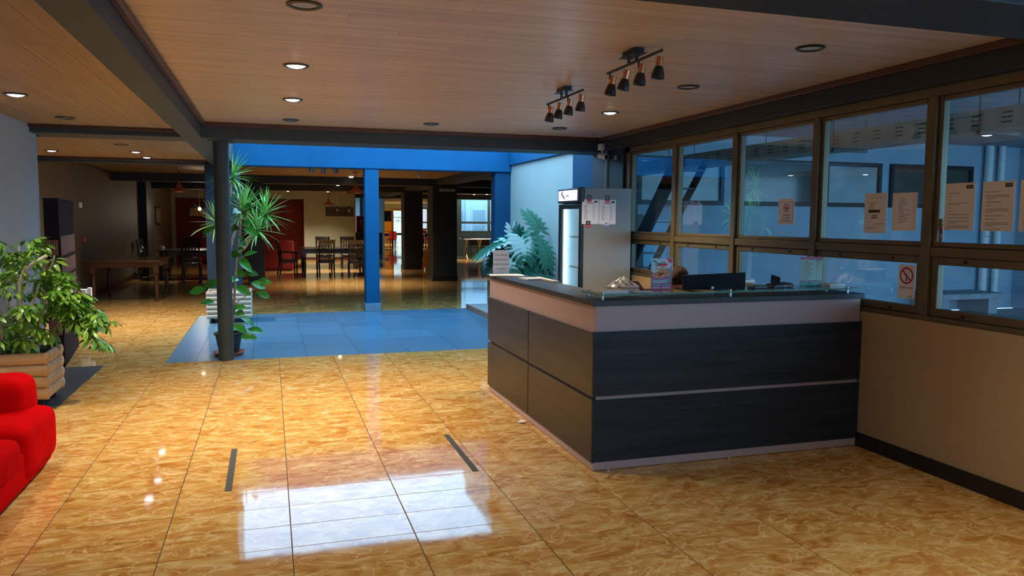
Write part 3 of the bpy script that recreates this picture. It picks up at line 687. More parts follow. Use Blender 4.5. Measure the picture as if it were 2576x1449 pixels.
o = (3.42, 4.57, ZG)
t = thing('payment_terminal', 'larger black payment terminal with tilted screen, left of the price list', 'card terminal', o)
MB(o).poly([(3.335, 4.53, ZG), (3.50, 4.53, ZG), (3.505, 4.53, ZG + .02), (3.485, 4.53, ZG + .034), (3.46, 4.53, ZG + .03), (3.41, 4.53, ZG + .024), (3.36, 4.53, ZG + .024), (3.335, 4.53, ZG + .012)], (0, .11, 0)).build('body', M_BLACK, t, bevel=.003)
B = MB(o); B.mbox(Matrix.Translation((3.40, 4.60, ZG + .050)) @ Euler((R(62), R(0), R(-8))).to_matrix().to_4x4() @ Matrix.Rotation(R(-18), 4, 'Z'), .034, .032, .004); B.build('tilted_screen', M_BLACK, t, bevel=.002)
B = MB(o)
for i, x in enumerate((3.425, 3.44, 3.455, 3.47, 3.485)): MB(o).box(x - .005, x + .005, 4.5285, 4.53, ZG + .008, ZG + .015).build('key', (M_PAPERW, M_TEALL, M_REDP, M_ORANGE, M_PINK)[i], t)

# ------------------------------------------------------------------ behind the counter
o = (3.1, 5.15, 0)
desk = thing('reception_desk', 'low inner desk hidden behind the reception counter', 'desk', o)
MB(o).box(2.22, 3.98, 4.74, 5.50, .71, .74).build('desk_top', M_TOP, desk)
for x, y in ((2.3, 4.8), (3.9, 4.8), (2.3, 5.45), (3.9, 5.45)): MB(o).box(x - .025, x + .025, y - .025, y + .025, 0, .71).build('leg', M_BLACKM, desk)
o = (3.23, 5.13, .741)
mon = thing('monitor', 'black computer monitor seen from behind on the reception desk', 'monitor', o)
B = MB(o); B.add([(2.968, 5.10, .865), (3.505, 5.10, .875), (3.498, 5.10, 1.207), (2.965, 5.10, 1.194), (2.968, 5.135, .865), (3.505, 5.135, .875), (3.498, 5.135, 1.207), (2.965, 5.135, 1.194)], [(0, 1, 2, 3), (7, 6, 5, 4), (0, 4, 5, 1), (1, 5, 6, 2), (2, 6, 7, 3), (3, 7, 4, 0)]); B.build('casing', mat('monitor_black', (.010, .011, .012), .65, spec=.25), mon, bevel=.004)
MB(o).box(2.99, 3.48, 5.135, 5.137, .89, 1.18).build('screen', mat('screen_off', (.02, .02, .025), .1), mon)
MB(o).box(3.2, 3.27, 5.11, 5.13, .75, .95).box(3.1, 3.37, 5.05, 5.22, .741, .752).build('stand', M_BLACK, mon)
MB(o).box(3.215, 3.262, 5.0985, 5.0995, 1.095, 1.10).build('badge', M_INKG, mon)
# seated receptionist
def figure(name, pts, edges, radii, m, parent, off, sub=2):
    me = bpy.data.meshes.new(name); me.from_pydata([Vector(p) - Vector(off) for p in pts], edges, [])
    ob = bpy.data.objects.new(name, me); COL.objects.link(ob); ob.parent = parent
    ob.modifiers.new('skin', 'SKIN'); sk = me.skin_vertices.new(name='') if not me.skin_vertices else me.skin_vertices[0]
    for v, r_ in zip(me.skin_vertices[0].data, radii): v.radius = (r_, r_) if not isinstance(r_, tuple) else r_
    me.skin_vertices[0].data[0].use_root = True
    s_ = ob.modifiers.new('sub', 'SUBSURF'); s_.levels = sub; s_.render_levels = sub
    me.materials.append(m); return ob
o = (3.60, 6.30, 0)
per = thing('person', 'seated person with brown hair, head bent behind the monitor', 'person', o)
bx, by = 3.60, 6.40
figure('body', [(bx, by, .50), (bx, by + .02, .66), (bx, by, .82), (bx, by - .02, .89), (bx, by - .06, .95), (bx, by - .10, 1.03), (bx, by - .11, 1.08),
                (bx - .17, by, .84), (bx - .22, by - .12, .66), (bx - .16, by - .36, .70), (bx + .17, by, .84), (bx + .22, by - .12, .66), (bx + .16, by - .36, .70),
                (bx - .09, by, .48), (bx - .11, by - .42, .49), (bx - .11, by - .40, .08), (bx - .11, by - .52, .035), (bx + .09, by, .48), (bx + .11, by - .42, .49), (bx + .11, by - .40, .08), (bx + .11, by - .52, .035)],
       [(0, 1), (1, 2), (2, 3), (3, 4), (4, 5), (5, 6), (2, 7), (7, 8), (8, 9), (2, 10), (10, 11), (11, 12), (0, 13), (13, 14), (14, 15), (15, 16), (0, 17), (17, 18), (18, 19), (19, 20)],
       [(.15, .11), (.13, .10), (.12, .09), .05, .05, .085, .07, .055, .043, .032, .055, .043, .032, .085, .065, .045, .035, .085, .065, .045, .035], M_SKIN, per, o)
B = MB(o); B.lathe([(.001, .45), (.17, .46), (.165, .55), (.145, .66), (.17, .80), (.13, .875), (.06, .90)], (bx, by, 0), 20); B.build('blouse', M_CLOTH, per, sub=1)
for sx in (-1, 1): MB(o).tube([(bx + sx * .14, by, .85), (bx + sx * .20, by - .04, .75), (bx + sx * .225, by - .12, .66)], [.065, .06, .055], 12).build('sleeve', M_CLOTH, per, sub=1)
for sx in (-1, 1): MB(o).tube([(bx + sx * .09, by + .03, .49), (bx + sx * .11, by - .42, .50), (bx + sx * .11, by - .40, .10)], [.10, .075, .055], 12).build('trouser_leg', M_CLOTH, per, sub=1)
for sx in (-1, 1): MB(o).box(bx + sx * .11 - .045, bx + sx * .11 + .045, by - .62, by - .36, 0, .07).build('shoe', M_BLACK, per, bevel=.02, seg=3)
hx, hy, hz = bx, by - .11, 1.065
for sx in (-1, 1):
    hnd = MB(o); hx0 = bx + sx * .16; hy0 = by - .38
    hnd.tube([(hx0, hy0 + .03, .715), (hx0, hy0 - .03, .715), (hx0, hy0 - .07, .75)], [.024, .034, .03], 10)
    for k in range(4): hnd.tube([(hx0 - .027 + .018 * k, hy0 - .06, .752), (hx0 - .029 + .019 * k, hy0 - .10 - .008 * (k in (1, 2)), .757), (hx0 - .029 + .019 * k, hy0 - .125 - .01 * (k in (1, 2)), .748)], [.0095, .008, .006], 6)
    hnd.tube([(hx0 - sx * .025, hy0 - .03, .73), (hx0 - sx * .05, hy0 - .06, .745), (hx0 - sx * .055, hy0 - .085, .748)], [.011, .009, .007], 6); hnd.build('hand', M_SKIN, per, sub=1)
B = MB(o)
for sx in (-1, 1): B.lathe([(.001, -.013), (.011, -.006), (.013, 0), (.011, .006), (.001, .013)], (hx + sx * .032, hy - .064, hz - .012), 10)
B.build('eye', M_PAPERW, per)
B = MB(o); B.tube([(hx, hy - .082, hz + .005), (hx, hy - .10, hz - .03), (hx, hy - .085, hz - .035)], [.008, .013, .008], 8); B.build('nose', M_SKIN, per, sub=1)
B = MB(o); B.tube([(hx - .024, hy - .074, hz - .062), (hx, hy - .083, hz - .06), (hx + .024, hy - .074, hz - .062)], [.004, .007, .004], 8); B.build('mouth', mat('lips', (.45, .14, .12), .5), per)
hair = MB(o)
hp = []
for j in range(13):
    th = j / 12 * 2.05
    for i in range(20):
        ph = 2 * math.pi * i / 20
        rr = .108 + .012 * max(0, th - 1.2) + .004 * math.sin(ph * 5 + j)
        x = rr * math.sin(th) * math.cos(ph) * .9; y = rr * math.sin(th) * math.sin(ph); z = rr * math.cos(th) * 1.02
        if y < -.05 and th > 1.05: y *= .95; z = max(z, -.065)
        if th > 1.6 and y > -.04: z -= .05 * (th - 1.6)
        hp.append((hx + x, hy + .012 + y, hz + .012 + z))
hair.add(hp, [(j * 20 + i, j * 20 + (i + 1) % 20, (j + 1) * 20 + (i + 1) % 20, (j + 1) * 20 + i) for j in range(12) for i in range(20)] + [tuple(range(20))])
hob = hair.build('hair', M_HAIR, per, sub=1)
B = MB(o)
for i in range(26):
    a = rnd.uniform(0, 6.28); b_ = rnd.uniform(.1, 1.0); p = Vector((hx + .098 * math.sin(b_) * math.cos(a), hy + .012 + .105 * math.sin(b_) * math.sin(a), hz + .118 * math.cos(b_)))
    q = p + Vector((rnd.uniform(-.03, .03), rnd.uniform(-.03, .03), rnd.uniform(.0, .014))); B.tube([p, (p + q) / 2 + Vector((0, 0, .008)), q], .0008, 4)
B.build('stray_hair', M_HAIR, hob)
o = (3.6, 6.45, 0)
ch = thing('office_chair', 'black swivel office chair under the seated person', 'chair', o)
MB(o).box(3.38, 3.82, 6.24, 6.66, .36, .42).build('seat', M_BLACK, ch, bevel=.03, seg=3)
MB(o).lathe([(.03, .06), (.03, .36)], (3.6, 6.45, 0), 12, caps=True).build('column', M_BLACKM, ch)
for k in range(5):
    a = k * 2 * math.pi / 5; MB(o).tube([(3.6, 6.45, .08), (3.6 + .27 * math.cos(a), 6.45 + .27 * math.sin(a), .05)], [.025, .018], 8).lathe([(.001, .0), (.025, .012), (.025, .04), (.001, .05)], (3.6 + .27 * math.cos(a), 6.45 + .27 * math.sin(a), 0), 10).build('castor_arm', M_BLACKM, ch)
MB(o).box(3.40, 3.80, 6.68, 6.73, .50, .80).box(3.56, 3.64, 6.66, 6.70, .36, .52).build('backrest', M_BLACK, ch, bevel=.02, seg=3)
# side cabinet with plastic bag and red folder
o = (2.9, 6.1, 0)
cab = thing('side_cabinet', 'brown low cabinet behind the counter that carries the plastic bag', 'cabinet', o)
MB(o).box(2.62, 3.14, 5.85, 6.35, 0.04, .955).build('body', M_RWOOD, cab, bevel=.004)
MB(o).box(2.60, 3.16, 5.83, 6.37, .955, .985).build('top', M_RWOOD, cab, bevel=.004)
MB(o).box(2.64, 3.12, 5.88, 6.33, 0, .04).build('plinth', M_BLACK, cab)
for z0, z1 in ((.06, .5), (.51, .94)):
    d_ = MB(o).box(2.64, 3.12, 6.351, 6.366, z0, z1).build('drawer', M_RWOOD, cab, bevel=.003); MB(o).tube([(2.82, 6.38, (z0 + z1) / 2), (2.94, 6.38, (z0 + z1) / 2)], .006, 8).box(2.82, 2.83, 6.366, 6.38, (z0 + z1) / 2 - .004, (z0 + z1) / 2 + .004).box(2.93, 2.94, 6.366, 6.38, (z0 + z1) / 2 - .004, (z0 + z1) / 2 + .004).build('drawer_handle', M_STEEL, d_)
o = (2.90, 6.02, .986)
bm_ = bmesh.new(); bmesh.ops.create_icosphere(bm_, subdivisions=4, radius=1)
q = random.Random(5)
for v in bm_.verts:
    p = v.co.copy(); n_ = abs(math.sin(p.x * 5 + p.z * 4) * math.cos(p.y * 6 - p.z * 3)) * .22 + q.uniform(-.02, .02)
    h = max(p.z, -.55); w_ = (1 - .62 * max(0, h)) * (1 + n_)
    v.co = Vector((p.x * .125 * w_, p.y * .10 * w_, (h + .55) * .082 * (1 + n_ * .4) + .0006))
me = bpy.data.meshes.new('plastic_bag'); bm_.to_mesh(me); bm_.free(); me.shade_smooth(); me.set_sharp_from_angle(angle=R(20))
m_bag, t_, b_ = nt('bag_film'); b_.inputs['Base Color'].default_value = (.42, .39, .36, 1); b_.inputs['Roughness'].default_value = .3; b_.inputs['Alpha'].default_value = .5
me.materials.append(m_bag); bag = bpy.data.objects.new('plastic_bag', me); COL.objects.link(bag); bag.location = o
tag(bag, 'crumpled translucent plastic bag behind the counter in front of the fridge', 'bag')
o = (3.06, 5.98, .986)
t = thing('red_folder', 'dark red folder leaning behind the plastic bag', 'folder', o)
MB(o).poly([(3.0, 6.02, .987), (3.12, 6.02, .987), (3.06, 6.04, 1.075), (2.98, 6.04, 1.075)], (0, .012, 0)).build('cover', mat('dark_red_card', (.24, .012, .012), .5), t)
MB(o).box(3.01, 3.10, 6.034, 6.052, .987, .99).build('spine', mat('dark_red_card', (.24, .012, .012), .5), t)

# ------------------------------------------------------------------ fridge
o = (3.6, 8.3, 0)
fx0, fx1, fy0, fy1, fh = 3.30, 3.925, 7.96, 8.64, 1.965
fg = thing('display_fridge', 'tall glass-door drinks fridge with grey side and lit sign panel', 'fridge', o)
X_IN = mat('fridge_liner', (.72, .80, .84), .4)
MB(o).box(fx0 + .05, fx1, fy0, fy0 + .03, .06, fh).box(fx0 + .05, fx1, fy1 - .03, fy1, .06, fh).box(fx1 - .03, fx1, fy0 + .03, fy1 - .03, .06, fh).box(fx0 + .05, fx1 - .03, fy0 + .03, fy1 - .03, fh - .03, fh).box(fx0 + .05, fx1 - .03, fy0 + .03, fy1 - .03, .06, .16).build('cabinet', M_FRIDGE, fg, bevel=.004)
MB(o).box(fx0 + .06, fx1 - .035, fy0 + .0305, fy0 + .036, .16, 1.78).box(fx0 + .06, fx1 - .035, fy1 - .036, fy1 - .0305, .16, 1.78).box(fx1 - .04, fx1 - .0305, fy0 + .036, fy1 - .036, .16, 1.78).box(fx0 + .06, fx1 - .04, fy0 + .036, fy1 - .036, 1.77, 1.78).build('liner', X_IN, fg)
hd = MB(o).box(fx0 - .01, fx0 + .05, fy0 - .003, fy1 + .003, 1.80, fh + .004).build('sign_housing', M_BLACK, fg, bevel=.012, seg=3)
lp = MB(o).box(fx0 - .013, fx0 - .010, fy0 + .07, fy1 - .03, 1.825, 1.945).build('sign_panel', emis('fridge_sign_light', (.72, .72, 1.0), 1.1), fg)
yc = 8.47
B = MB(o); B.tube([(fx0 - .015, yc + .035 * math.sin(a * 1.0) - .004 * a, 1.935 - .018 * a) for a in [i * .4 for i in range(14)]], [.004 + .003 * math.sin(i * .25) for i in range(14)], 6); B.build('logo', M_INK, lp)
text('cooo', .045, (fx0 - .0135, 8.33, 1.885), FACE_X, M_INKG, lp, o, ext=.0005)
dr = MB(o).box(fx0, fx0 + .045, fy0, fy0 + .05, .10, 1.79).box(fx0, fx0 + .045, fy1 - .05, fy1, .10, 1.79).box(fx0, fx0 + .045, fy0 + .05, fy1 - .05, 1.73, 1.79).box(fx0, fx0 + .045, fy0 + .05, fy1 - .05, .10, .16).build('door', M_BLACK, fg, bevel=.008, seg=2)
MB(o).box(fx0 + .018, fx0 + .024, fy0 + .05, fy1 - .05, .16, 1.73).build('door_glass', M_GLASS, dr)
MB(o).box(fx0 - .006, fx0 + .001, fy0 + .012, fy0 + .032, .80, 1.45).build('door_handle', M_BLACKM, dr, bevel=.003)
MB(o).box(fx0 + .055, fx0 + .068, fy1 - .075, fy1 - .045, .2, 1.74).build('led_strip', emis('fridge_led', (.60, .86, 1.0), 24.), fg)
MB(o).box(fx0 + .055, fx0 + .068, fy0 + .045, fy0 + .06, .2, 1.74).build('led_strip', emis('fridge_led', (.60, .86, 1.0), 24.), fg)
for z in (.42, .72, 1.05, 1.40):
    B = MB(o)
    for k in range(12): x = fx0 + .09 + k * .043; B.box(x, x + .004, fy0 + .045, fy1 - .08, z, z + .005)
    B.box(fx0 + .085, fx0 + .09, fy0 + .045, fy1 - .08, z - .003, z + .02).build('wire_shelf', M_WHITE, fg)
MB(o).box(fx1 - .06, fx1 - .045, 8.08, 8.16, 1.60, 1.66).build('thermostat', M_BLACK, fg)
MB(o).box(fx0 + .06, fx1 - .02, fy0 + .02, fy1 - .02, 0, .06).build('foot_plinth', M_BLACK, fg)
can = None
for i, (x, y, z) in enumerate(((3.44, 8.02, .726), (3.44, 8.09, .726), (3.52, 8.03, .726), (3.52, 8.10, .726), (3.44, 8.02, .426), (3.44, 8.09, .426))):
    lb = 'red drinks can on the %s of the fridge, %s row, %s' % ('middle shelf' if z > .7 else 'lower shelf', 'front' if x < 3.5 else 'second', 'nearer the hinge side' if y < 8.06 else 'nearer the middle')
    if can is None:
        can = thing('drinks_can', lb, 'can', (x, y, z), 'drinks cans inside the fridge')
        B = MB(); B.lathe([(.001, 0), (.026, 0), (.031, .008), (.031, .108), (.026, .118)], n=16); B.build('body', M_REDP, can)
        B = MB(); B.lathe([(.001, .117), (.024, .117), (.026, .120), (.0265, .117)], n=16); B.build('lid', M_STEEL, can)
    else: dup(can, (x, y, z), 0, lb)
yS = fy0
def sheet_y(name, label, cat, x0, x1, z0, z1, y, build, group=None, m=M_PAPERW):
    o_ = (x0, y, z0); t_ = thing(name, label, cat, o_, group)
    MB(o_).box(x0, x1, y - .0008, y, z0, z1).build('sheet', m, t_)
    build(t_, o_, y - .0009); return t_
def pl(x0, x1, z0, z1, seed):
    def f(t_, o_, y):
        B = MB(o_); w = x1 - x0
        prints(B, x0 + w * .13, x0 + w * .38, z0 + .045, z1 - .06, 12, y, .5, seed); prints(B, x0 + w * .66, x0 + w * .76, z0 + .045, z1 - .06, 12, y, .2, seed + 1); B.build('price_print', M_INKG, t_)
        MB(o_).box(x0 + w * .25, x0 + w * .72, y - .0004, y, z1 - .045, z1 - .038).build('heading', mat('print_brown', (.25, .06, .04), .6), t_)
        MB(o_).box(x1 - w * .28, x1 - w * .08, y - .0004, y, z1 - .034, z1 - .016).build('stamp', M_INK, t_)
    return f
sheet_y('price_list', 'white printed price list on the fridge side, left of two', 'paper', 3.318, 3.522, 1.562, 1.835, yS, pl(3.318, 3.522, 1.562, 1.835, 11), 'price lists on the fridge')
sheet_y('price_list', 'white printed price list on the fridge side, right of two', 'paper', 3.528, 3.73, 1.560, 1.833, yS, pl(3.528, 3.73, 1.56, 1.833, 15), 'price lists on the fridge')
def mg(x, z, rot):
    def f(t_, o_, y):
        MB(o_).box(x - .027, x + .027, y - .0006, y, z - .036, z - .006).build('red_half', M_REDP, t_)
        B = MB(o_); disc(B, x, y, z + .012, .014, .012, 12, .0004); B.build('emblem', M_INKG, t_)
        prints(MB(o_), x - .022, x + .022, z - .028, z - .016, 1, y - .0006, .1, 3).build('line_print', M_PINK, t_)
    return f
for x, z, w in ((3.405, 1.845, 'above the left price list'), (3.625, 1.843, 'above the right price list'), (3.395, 1.560, 'under the left price list')):
    sheet_y('fridge_magnet', 'black and red fridge magnet ' + w, 'magnet', x - .028, x + .028, z - .037, z + .037, yS - .0022, mg(x, z, 0), 'fridge magnets', M_BLACK)
def mgw(t_, o_, y):
    MB(o_).poly([(3.595, y, 1.518), (3.675, y, 1.518), (3.675, y, 1.560), (3.64, y, 1.545), (3.595, y, 1.543)], (0, -.0006, 0)).build('blue_half', M_BLUEP, t_)
    B = MB(o_); disc(B, 3.615, y, 1.565, .010, .010, 10, .0005); B.build('emblem_red', M_REDP, t_); B = MB(o_); disc(B, 3.608, y - .0005, 1.567, .006, .008, 10, .0004); B.build('emblem_blue', M_BLUEP, t_)
    prints(MB(o_), 3.632, 3.665, 1.556, 1.572, 2, y, .2, 4).build('line_print', M_INKG, t_); prints(MB(o_), 3.602, 3.668, 1.522, 1.538, 1, y - .0006, .05, 4).build('white_print', M_PAPERW, t_)
sheet_y('fridge_magnet', 'white and blue fridge magnet under the right price list', 'magnet', 3.594, 3.676, 1.517, 1.582, yS - .0022, mgw, 'fridge magnets', M_PAPERW)

# security camera and conduit
o = (3.95, 8.86, 2.45)
sc2 = thing('security_camera', 'white bullet security camera under a junction box in the ceiling corner', 'camera', o)
MB(o).box(3.90, 4.0, 8.78, 8.88, 2.47, 2.545).build('junction_box', M_WHITE, sc2, bevel=.006)
MB(o).tube([(3.935, 8.82, 2.47), (3.935, 8.81, 2.42)], .014, 10).build('mount', M_WHITE, sc2)
M = Matrix.Translation((3.93, 8.80, 2.39)) @ Euler((R(100), 0, R(22))).to_matrix().to_4x4()
MB(o).lathe([(.001, -.06), (.03, -.06), (.034, -.05), (.034, .06), (.036, .062), (.036, .075), (.030, .075), (.030, .065)], m=M, n=20).build('camera_body', M_WHITE, sc2)
MB(o).lathe([(.001, .066), (.029, .066)], m=M, n=20).build('lens', M_BLACK, sc2)
o = (3.985, 8.80, 1.3)
cd = MB(o).tube([(3.984, 8.80, .3), (3.984, 8.80, 2.47)], .011, 10).build('conduit', M_WHITE)
cd.location = o; tag(cd, 'white plastic conduit running down the corner to the fridge', 'conduit')
o = (3.995, 8.55, 2.36)
t = thing('wall_hook', 'small pale hook on the dark pier left of the windows', 'hook', o)
MB(o).box(3.985, 4.0, 8.535, 8.565, 2.33, 2.38).box(3.97, 3.985, 8.54, 8.56, 2.33, 2.342).build('plate', M_WHITE, t)
# ------------------------------------------------------------------ papers on the window
XG = 4.0745
def sheet_x(name, label, cat, ya, yb, z0, z1, build, group=None, m=M_PAPER, xs=XG):
    """ya is the left (larger Y) edge"""
    o_ = (xs, ya, z0); t_ = thing(name, label, cat, o_, group)
    MB(o_).box(xs - .0008, xs, yb, ya, z0, z1).build('sheet', m, t_)
    build(t_, o_, xs - .0009); return t_
def letter(ya, yb, z0, z1, groups, seed, logo=True):
    def f(t_, o_, x):
        q = random.Random(seed); B = MB(o_); w = ya - yb; z = z1 - .06
        for n, fr_ in groups:
            for i in range(n):
                e = (fr_ if i == n - 1 else 1.) * w * .72
                B.box(x - .0004, x, ya - w * .12 - e, ya - w * .12, z - .0032, z); z -= .0095
            z -= .011
        B.build('print', M_INKG, t_)
        if logo:
            MB(o_).box(x - .0005, x, yb + w * .08, yb + w * .30, z1 - .036, z1 - .014).build('stamp', M_INK, t_)
            MB(o_).box(x - .0008, x - .0005, yb + w * .12, yb + w * .26, z1 - .028, z1 - .021).build('stamp_print', M_INKG, t_)
    return f
G1 = [(1, .5), (1, .15), (1, .17), (2, .5), (1, .12), (1, .15), (1, 1), (1, 1), (2, .4), (3, .1)]
G2 = [(1, .6), (3, .4), (1, .7), (1, .25), (3, .35), (1, .8), (1, .45), (3, .4), (1, .7), (1, .05), (1, .3)]
sheet_x('letter', 'typed letter with black stamp on the last window, left of the three there', 'paper', 3.835, 3.62, 1.555, 1.845, letter(3.835, 3.62, 1.555, 1.845, G1, 1), 'letters on the last window')
sheet_x('letter', 'typed letter with black stamp on the last window, middle of the three there', 'paper', 3.57, 3.36, 1.553, 1.845, letter(3.57, 3.36, 1.553, 1.845, G2, 2), 'letters on the last window')
sheet_x('letter', 'typed letter cut off by the right edge of the photo', 'paper', 3.325, 3.115, 1.553, 1.845, letter(3.325, 3.115, 1.553, 1.845, G2, 3), 'letters on the last window')
def p1(t_, o_, x):
    B = MB(o_); w = .21
    for i in range(5): B.box(x - .0004, x, 4.48 - .05 - .02 * (i == 0), 4.48, 1.735 - i * .011, 1.738 - i * .011)
    B.box(x - .0004, x, 4.36, 4.46, 1.772, 1.774).box(x - .0004, x, 4.40, 4.45, 1.640, 1.652)
    for i in range(3): B.box(x - .0004, x, 4.42, 4.50, 1.552 + i * .007, 1.554 + i * .007)
    B.build('print', M_INKG, t_); MB(o_).box(x - .0005, x, 4.375, 4.485, 1.668, 1.688).box(x - .0005, x, 4.40, 4.46, 1.628, 1.635).box(x - .0005, x, 4.335, 4.415, 1.588, 1.591).build('dark_bar', M_INK, t_)
sheet_x('notice', 'white notice with a dark bar across it on the fourth window', 'paper', 4.525, 4.315, 1.525, 1.805, p1, 'notices on the fourth window')
def p2(t_, o_, x):
    MB(o_).box(x - .0006, x, 4.10, 4.225, 1.575, 1.775).build('receipt', M_PAPERW, t_)
    B = MB(o_); q = random.Random(3)
    for i in range(16): z = 1.765 - i * .0112; B.box(x - .0010, x - .0006, 4.21 - q.uniform(.03, .10), 4.212, z - .003, z)
    B.build('print', M_INKG, t_)
sheet_x('notice', 'cream sheet with a pasted receipt on the fourth window, right of the notice', 'paper', 4.265, 4.055, 1.545, 1.80, p2, 'notices on the fourth window')
def ring(B, x, y, z, r0, r1, n=28):
    vs = []; fs = []
    for i in range(n):
        a = 2 * math.pi * i / n
        for r_ in (r0, r1):
            for d_ in (0, .0005): vs.append((x - d_, y - r_ * math.cos(a), z + r_ * math.sin(a)))
    for i in range(n):
        k = i * 4; l = (i + 1) % n * 4; fs += [(k, k + 2, l + 2, l), (k + 1, l + 1, l + 3, k + 3), (k, l, l + 1, k + 1), (k + 2, k + 3, l + 3, l + 2)]
    return B.add(vs, fs)
def nopets(t_, o_, x):
    yc, zc = 5.405, 1.728
    B = MB(o_)
    for a in (0, 1): B.box(x - .0004, x, 5.318 + .172 * a, 5.321 + .172 * a, 1.592, 1.758)
    B.box(x - .0004, x, 5.318, 5.493, 1.592, 1.595).box(x - .0004, x, 5.318, 5.493, 1.756, 1.759).build('border', M_INKG, t_)
    zc = 1.712
    B = MB(o_); ring(B, x - .0002, yc, zc, .028, .035); B.poly([(x - .0010, yc + .026, zc + .014), (x - .0010, yc + .021, zc + .02), (x - .0010, yc - .026, zc - .014), (x - .0010, yc - .021, zc - .02)], (-.0003, 0, 0)); B.build('prohibition_ring', mat('sign_red', (.60, .06, .03), .5), t_)
    dog = [(.020, .004), (.016, .012), (.010, .008), (-.008, .006), (-.016, .014), (-.014, .003), (-.010, -.004), (-.011, -.022), (-.006, -.022), (-.004, -.006), (.006, -.006), (.008, -.022), (.013, -.022), (.012, -.002), (.018, -.002)]
    MB(o_).poly([(x - .0004, yc - a, zc + b) for a, b in dog], (-.0003, 0, 0)).build('dog_silhouette', M_INK, t_)
    for i, s_ in enumerate(('SE PROHIBE', 'EL INGRESO', 'DE MASCOTAS')): text(s_, .020, (x - .0003, yc, 1.654 - i * .022), FACE_X, M_INK, t_, o_, ext=.0002, spacing=.92)
sheet_x('no_pets_sign', 'white no pets sign with a dog in a red ring on the third window', 'sign', 5.51, 5.30, 1.578, 1.790, nopets, m=M_PAPERW)
def nosmoke(t_, o_, x):
    yc, zc = 4.112, 1.245
    B = MB(o_); ring(B, x - .0006, yc, zc, .045, .057, 36); B.poly([(x - .0012, yc + .040, zc + .030), (x - .0012, yc + .032, zc + .038), (x - .0012, yc - .040, zc - .030), (x - .0012, yc - .032, zc - .038)], (-.0004, 0, 0)); B.build('prohibition_ring', mat('sign_red_deep', (.45, .012, .03), .5), t_)
    MB(o_).box(x - .0005, x, yc - .005, yc + .006, zc - .038, zc - .018).poly([(x - .0005, yc + .004, zc - .018), (x - .0005, yc - .002, zc - .018), (x - .0005, yc - .006, zc + .01), (x - .0005, yc - .001, zc + .012)], (-.0003, 0, 0)).build('cigarette', M_INK, t_)
    B = MB(o_); B.tube([(x - .0006, yc + .012, zc - .01), (x - .0006, yc + .026, zc + .005), (x - .0006, yc + .018, zc + .03), (x - .0006, yc - .002, zc + .038)], .0012, 4); B.tube([(x - .0006, yc - .012, zc + .0), (x - .0006, yc - .024, zc + .016), (x - .0006, yc - .014, zc + .034)], .0012, 4); B.build('smoke_line', M_INKG, t_)
    text('PROHIBIDO FUMAR', .0155, (x - .0003, yc, 1.163), FACE_X, M_INK, t_, o_, ext=.0002, spacing=.85)
    MB(o_).box(x - .0004, x, yc - .05, yc - .02, 1.098, 1.106).box(x - .0004, x, yc - .045, yc - .036, 1.108, 1.120).build('green_mark', mat('print_green', (.25, .45, .08), .5), t_)
sheet_x('no_smoking_sign', 'white no smoking sign with red ring on the low window', 'sign', 4.182, 4.04, 1.09, 1.318, nosmoke, m=M_PAPERW)
def strip(t_, o_, x):
    for i, (m_, h) in enumerate(((M_PINK, .012), (M_INKG, .014), (M_ORANGE, .018), (M_REDP, .018), (M_BLUEP, .016), (M_INKG, .008), (M_MAG, .010), (M_BLUEP, .009))):
        z = 1.612 - i * .0165; MB(o_).box(x - .0005, x, 3.842, 3.866, z - h * .8, z).build('card_mark', m_, t_)
sheet_x('card_sticker', 'narrow white sticker strip of coloured card marks in the window corner', 'sticker', 3.873, 3.838, 1.475, 1.625, strip, m=M_PAPERW)
for y, s_, w in ((5.465, 1, 'left'), (5.325, -1, 'right')):
    o = (XG - .001, y, 1.50); B = MB(o).poly([(XG - .001, y, 1.50), (XG - .001, y - s_ * .028, 1.50), (XG - .001, y, 1.53)], (-.0006, 0, 0)).build('tape_corner', M_PAPER)
    B.location = o; tag(B, 'small cream tape corner left on the third window, %s one of two' % w, 'tape', 'tape corners on the third window')

# ------------------------------------------------------------------ yard: tray, stair, pipes, bench
o = (5.2, 6, 2.4)
t = thing('cable_tray', 'long slotted metal cable tray hung under the yard ceiling', 'cable tray', o)
MB(o).box(5.19, 5.20, 2.2, 10.9, 2.30, 2.46).box(5.54, 5.55, 2.2, 10.9, 2.30, 2.46).box(5.20, 5.54, 2.2, 10.9, 2.30, 2.305).build('channel', M_TRAY, t)
B = MB(o)
for i in range(34):
    y = 2.3 + i * .255
    for z in (2.345, 2.38, 2.415): B.box(5.187, 5.1898, y, y + .085, z - .006, z + .006)
sl = B.build('slot', M_BLACK, t); sl['kind'] = 'stuff'
for y in (3.0, 4.6, 6.2, 7.8, 9.4):
    MB(o).box(5.17, 5.57, y - .02, y + .02, 2.275, 2.30).build('bracket', M_BLACKM, t)
    MB(o).tube([(5.175, y, 2.27), (5.175, y, 3.0)], .005, 6).build('hanger_rod', M_BLACKM, t); MB(o).tube([(5.565, y, 2.27), (5.565, y, 3.0)], .005, 6).build('hanger_rod', M_BLACKM, t)
B = MB(o); B.tube([(5.37 + .05 * math.sin(i * 1.3), 2.3 + i * .3, 2.33 + .015 * math.sin(i * 2.1)) for i in range(29)], .022, 8); B.build('cable', M_BLACK, t)
o = (4.62, 9, 0)
t = thing('stair_frame', 'dark steel stair frame sloping behind the first two windows', 'stairs', o)
d = Vector((0, .83, -.86)).normalized(); a = Vector((0, .86, .83)).normalized()
